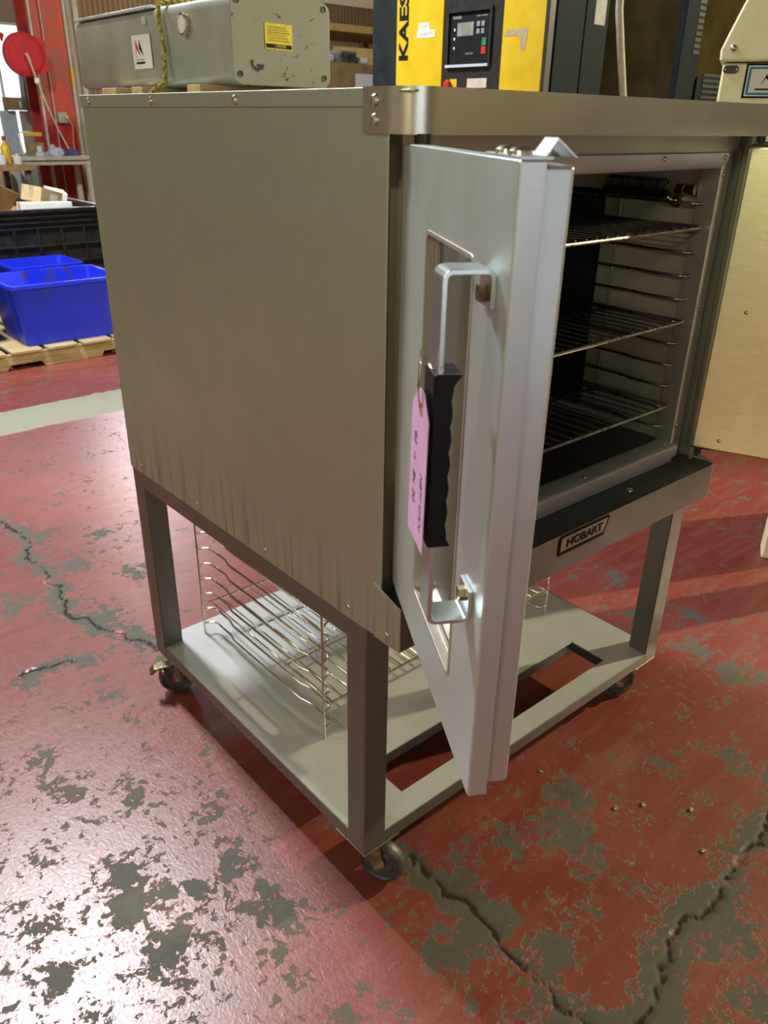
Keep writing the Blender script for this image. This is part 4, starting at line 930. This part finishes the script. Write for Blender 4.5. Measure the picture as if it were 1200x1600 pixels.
# heaps of rags on the bench
def rag(c, s, m_, label, seed):
    rnd = random.Random(seed); bm = NB(); bmesh.ops.create_icosphere(bm, subdivisions=3, radius=1.0)
    for v in bm.verts:
        f = 1 + .28 * math.sin(5 * v.co.x + seed) * math.cos(4 * v.co.y + seed * 2) + rnd.uniform(-.06, .06)
        v.co = Vector((v.co.x * s[0] * f, v.co.y * s[1] * f, max(-.0, v.co.z) * s[2] * f))
        v.co += Vector(c)
    return tag(obj('rag', bm, m_, smooth='all'), label, 'rag', 'rags on the cream workbench')
rag((3.34, 10.34, 1.0755), (.10, .14, .11), 'ragb', 'pale blue crumpled rag on the cream workbench', 3)
rag((3.55, 10.34, 1.0755), (.085, .13, .085), 'rag', 'purple crumpled rag on the cream workbench', 5)
rag((3.12, 10.20, 1.0755), (.085, .06, .05), 'ragb', 'flat pale rag left of the crumpled ones on the cream workbench', 8)
cl_ = thing('bench_clamp', 'white metal stand with a yellow top on the cream workbench', 'stand', (3.03, 10.5, 1.0755))
bm = NB(); tube(bm, [(2.98, 10.45, 1.08), (2.95, 10.45, 1.32), (2.99, 10.45, 1.345), (3.10, 10.45, 1.345)], .011, 8); obj('stand_pole', bm, 'white', cl_, smooth=True)
bm = NB(); box(bm, (3.02, 10.38, 1.295), (3.22, 10.52, 1.345)); obj('stand_top', bm, 'bandyel', cl_, bevel=.012)
bm = NB(); box(bm, (2.92, 10.40, 1.0755), (3.06, 10.50, 1.086)); obj('stand_foot', bm, 'machgrey', cl_)
rbox('small_carton', (3.16, 10.52, 1.15), (.18, .12, .148), (0, 0, .1), 'box', 'brown carton behind the rags on the cream workbench')
rbox('leaning_panel', (3.64, 11.75, .80), (.40, .04, 1.58), (-.02, .0, 0), 'wallp', 'tan board standing behind the cream workbench', 'board')
rbox('leaning_panel', (3.30, 11.80, .80), (.22, .04, 1.58), (-.02, .0, 0), 'silver', 'grey blue board standing beside the tan one behind the bench', 'board')
rbox('carton', (3.44, 11.78, 1.675), (.34, .16, .16), (0, 0, .2), 'box', 'brown cartons stacked on the boards below the bright window')
# red column
colm = thing('steel_column', 'red painted steel column with conduits and yellow bands', 'column', (3.66, 11.0, 0))
bm = NB(); prism(bm, [(3.40, 10.78), (3.84, 10.78), (3.84, 10.82), (3.70, 10.84), (3.66, 10.84), (3.66, 11.16), (3.84, 11.18), (3.84, 11.22), (3.40, 11.22), (3.40, 11.18), (3.58, 11.16), (3.58, 10.84), (3.54, 10.84), (3.40, 10.82)], 0, ZC, 'z'); obj('beam', bm, 'colred', colm, bevel=.006)
for x, r, m_ in ((3.42, .018, 'conduit'), (3.56, .008, 'conduit'), (3.865, .02, 'conduit'), (3.93, .03, 'hose'), (4.02, .035, 'conduit')):
    bm = NB(); tube(bm, [(x, 10.75, .0), (x, 10.75, ZC)], r, 10); c_ = obj('conduit', bm, m_, colm, smooth=True)
    if x in (3.42, 3.865):
        bm = NB(); tube(bm, [(x, 10.75, 1.92 if x > 3.6 else 1.72), (x, 10.75, 2.10 if x > 3.6 else 1.88)], r * 1.15, 10); obj('yellow_band', bm, 'bandyel', c_, smooth=True)
bm = NB(); box(bm, (3.58, 10.70, 1.45), (3.70, 10.78, 1.58)); ob_ = obj('outlet_box', bm, 'hose', colm, bevel=.006)
bm = NB(); box(bm, (3.66, 10.66, 1.50), (3.70, 10.70, 1.54)); obj('plug', bm, 'bandyel', ob_, bevel=.004)
bm = NB(); tube(bm, [(3.68, 10.65, 1.51), (3.72, 10.62, 1.42), (3.71, 10.64, 1.2), (3.72, 10.64, .8)], .008, 8); obj('cable', bm, 'hose', ob_, smooth=True)
rl = thing('hose_reel', 'red hose reel mounted on the red column', 'hose reel', (3.15, 10.5, 2.2))
mt = frame((3.16, 10.36, 2.20), (1, 0, 0), (0, 0, 1), (0, -1, 0))
bm = NB(); lathe(bm, [(.235, -.10), (.24, -.09), (.24, -.02), (.225, -.005), (.195, 0), (.19, .006), (.04, .010), (0, .010)], mt, 36); obj('reel_disc', bm, 'reelred', rl, smooth=True)
bm = NB(); prism(bm, [(-.20, .20), (-.26, .235), (-.23, .12)], -.09, -.02, 'z', mt); prism(bm, [(.12, .21), (.27, .16), (.27, -.17), (.10, -.22)], -.08, -.02, 'z', mt); obj('reel_bracket', bm, 'reelred', rl, bevel=.004)
bm = NB(); tube(bm, [mt @ Vector(p) for p in ((0, 0, .01), (0, 0, .05), (.01, -.03, .06), (.03, -.09, .05))], .016, 8); obj('reel_crank', bm, 'conduit', rl, smooth=True)
bm = NB(); tube(bm, [mt @ Vector(p) for p in ((.03, -.09, .05), (.07, -.26, .05), (.15, -.55, .06), (.24, -.82, .07), (.34, -1.05, .08))], .011, 8); obj('hose', bm, 'conduit', rl, smooth=True)
bm = NB(); lathe(bm, [(.028, -.03), (.034, 0), (.028, .03)], Matrix.Translation(mt @ Vector((.075, -.28, .05))), 12); obj('hose_stop', bm, 'white', rl, smooth=True)
om = thing('old_machine', 'dark grey machine with ragged outline below the hose reel', 'machine', (3.58, 11.41, 0))
bm = NB(); prism(bm, [(3.44, 0), (3.72, 0), (3.72, 1.45), (3.76, 1.55), (3.71, 2.08), (3.56, 2.10), (3.42, 2.04), (3.40, 1.62), (3.49, 1.58), (3.50, 1.48)], 11.30, 11.52, 'y'); obj('machine_body', bm, 'machgrey', om, bevel=.02)
bm = NB(); lathe(bm, [(.02, 0), (.02, .01), (0, .01)], Matrix.Translation((3.66, 11.30, 1.66)) @ Matrix.Rotation(PI / 2, 4, 'X'), 12); obj('machine_knob', bm, 'black', om)

# ------------------------------------------------------------------ timber rack with boxes behind, between the housing and the compressor
tr = thing('timber_rack', 'rough timber storage rack far behind the grey housing', 'rack', (6.6, 9.5, 0))
for x in (6.85, 8.5):
    for y in (9.3, 10.4): bm = NB(); box(bm, (x, y, 0), (x + .11, y + .11, 2.73)); obj('post', bm, 'beamwood', tr, bevel=.004)
for z, th in ((1.72, .05), (2.65, .09)):
    bm = NB(); box(bm, (6.70, 9.22, z), (8.8, 9.30, z + th)); obj('beam', bm, 'beamwood', tr, bevel=.004)
    bm = NB(); box(bm, (6.70, 9.30, z), (8.8, 10.5, z + .03)); obj('shelf_board', bm, 'ply', tr, bevel=.003)
bm = NB(); box(bm, (6.1, 9.1, 2.94), (9.2, 9.16, 3.06)); obj('top_rail', bm, 'conduit', tr, bevel=.004)
for x in (6.5, 8.9): bm = NB(); box(bm, (x, 9.1, 0), (x + .06, 9.16, 2.94)); obj('post', bm, 'beamwood', tr)
rbox('crate', (7.72, 9.75, 2.26), (1.1, .6, .46), (0, 0, 0), 'crate', 'cream crate on the timber rack shelf')
rbox('crate', (7.75, 9.72, 1.90), (1.1, .55, .255), (0, 0, 0), 'crate', 'lower cream crate under the other one on the timber rack') if True else None
rk = thing('shelf_stand', 'tall plywood stand carrying the big brown carton behind the grey housing', 'shelf', (5.6, 7.0, 0))
bm = NB(); box(bm, (4.9, 6.85, 1.70), (6.3, 7.6, 1.75)); obj('shelf_board', bm, 'ply', rk, bevel=.004)
for x in (4.95, 6.2):
    for y in (6.9, 7.5): bm = NB(); box(bm, (x, y, 0), (x + .06, y + .06, 1.70)); obj('leg', bm, 'ply', rk)
rbox('carton', (5.62, 7.15, 1.93), (.86, .40, .355), (0, 0, -.05), 'box', 'big brown carton between the grey housing and the compressor', 'box')
rbox('plastic_case', (5.50, 7.10, 2.165), (.24, .20, .11), (0, 0, .1), 'machgrey', 'dark grey plastic case on the big brown carton', 'case')
rbox('plastic_bag', (5.30, 7.16, 2.15), (.13, .2, .08), (0, 0, .1), 'white', 'white packet left of the grey case on the big carton', 'packet', 'white packets on the big carton', .03)
rbox('plastic_bag', (5.75, 7.16, 2.145), (.22, .2, .07), (0, 0, -.1), 'white', 'white packet right of the grey case on the big carton', 'packet', 'white packets on the big carton', .03)

# ------------------------------------------------------------------ anchor studs left in the floor
for (x, y), lb in (((.604, -.001), 'cut-off anchor stud in the floor near the open left door'), ((.648, -.203), 'pale cut-off anchor stud in the floor left of two others'), ((.712, -.242), 'dull cut-off anchor stud in the floor between two others'), ((.791, -.329), 'cut-off anchor stud in a grey bare patch of floor'), ((.697, -.414), 'cut-off anchor stud nearest the long floor crack')):
    bm = NB(); lathe(bm, [(.0062, -.002), (.0062, .004), (.0048, .0062), (0, .0066)], Matrix.Translation((x, y, 0)), 10)
    tag(obj('anchor_stud', bm, 'screw', smooth=True), lb, 'stud', 'anchor studs in the floor')
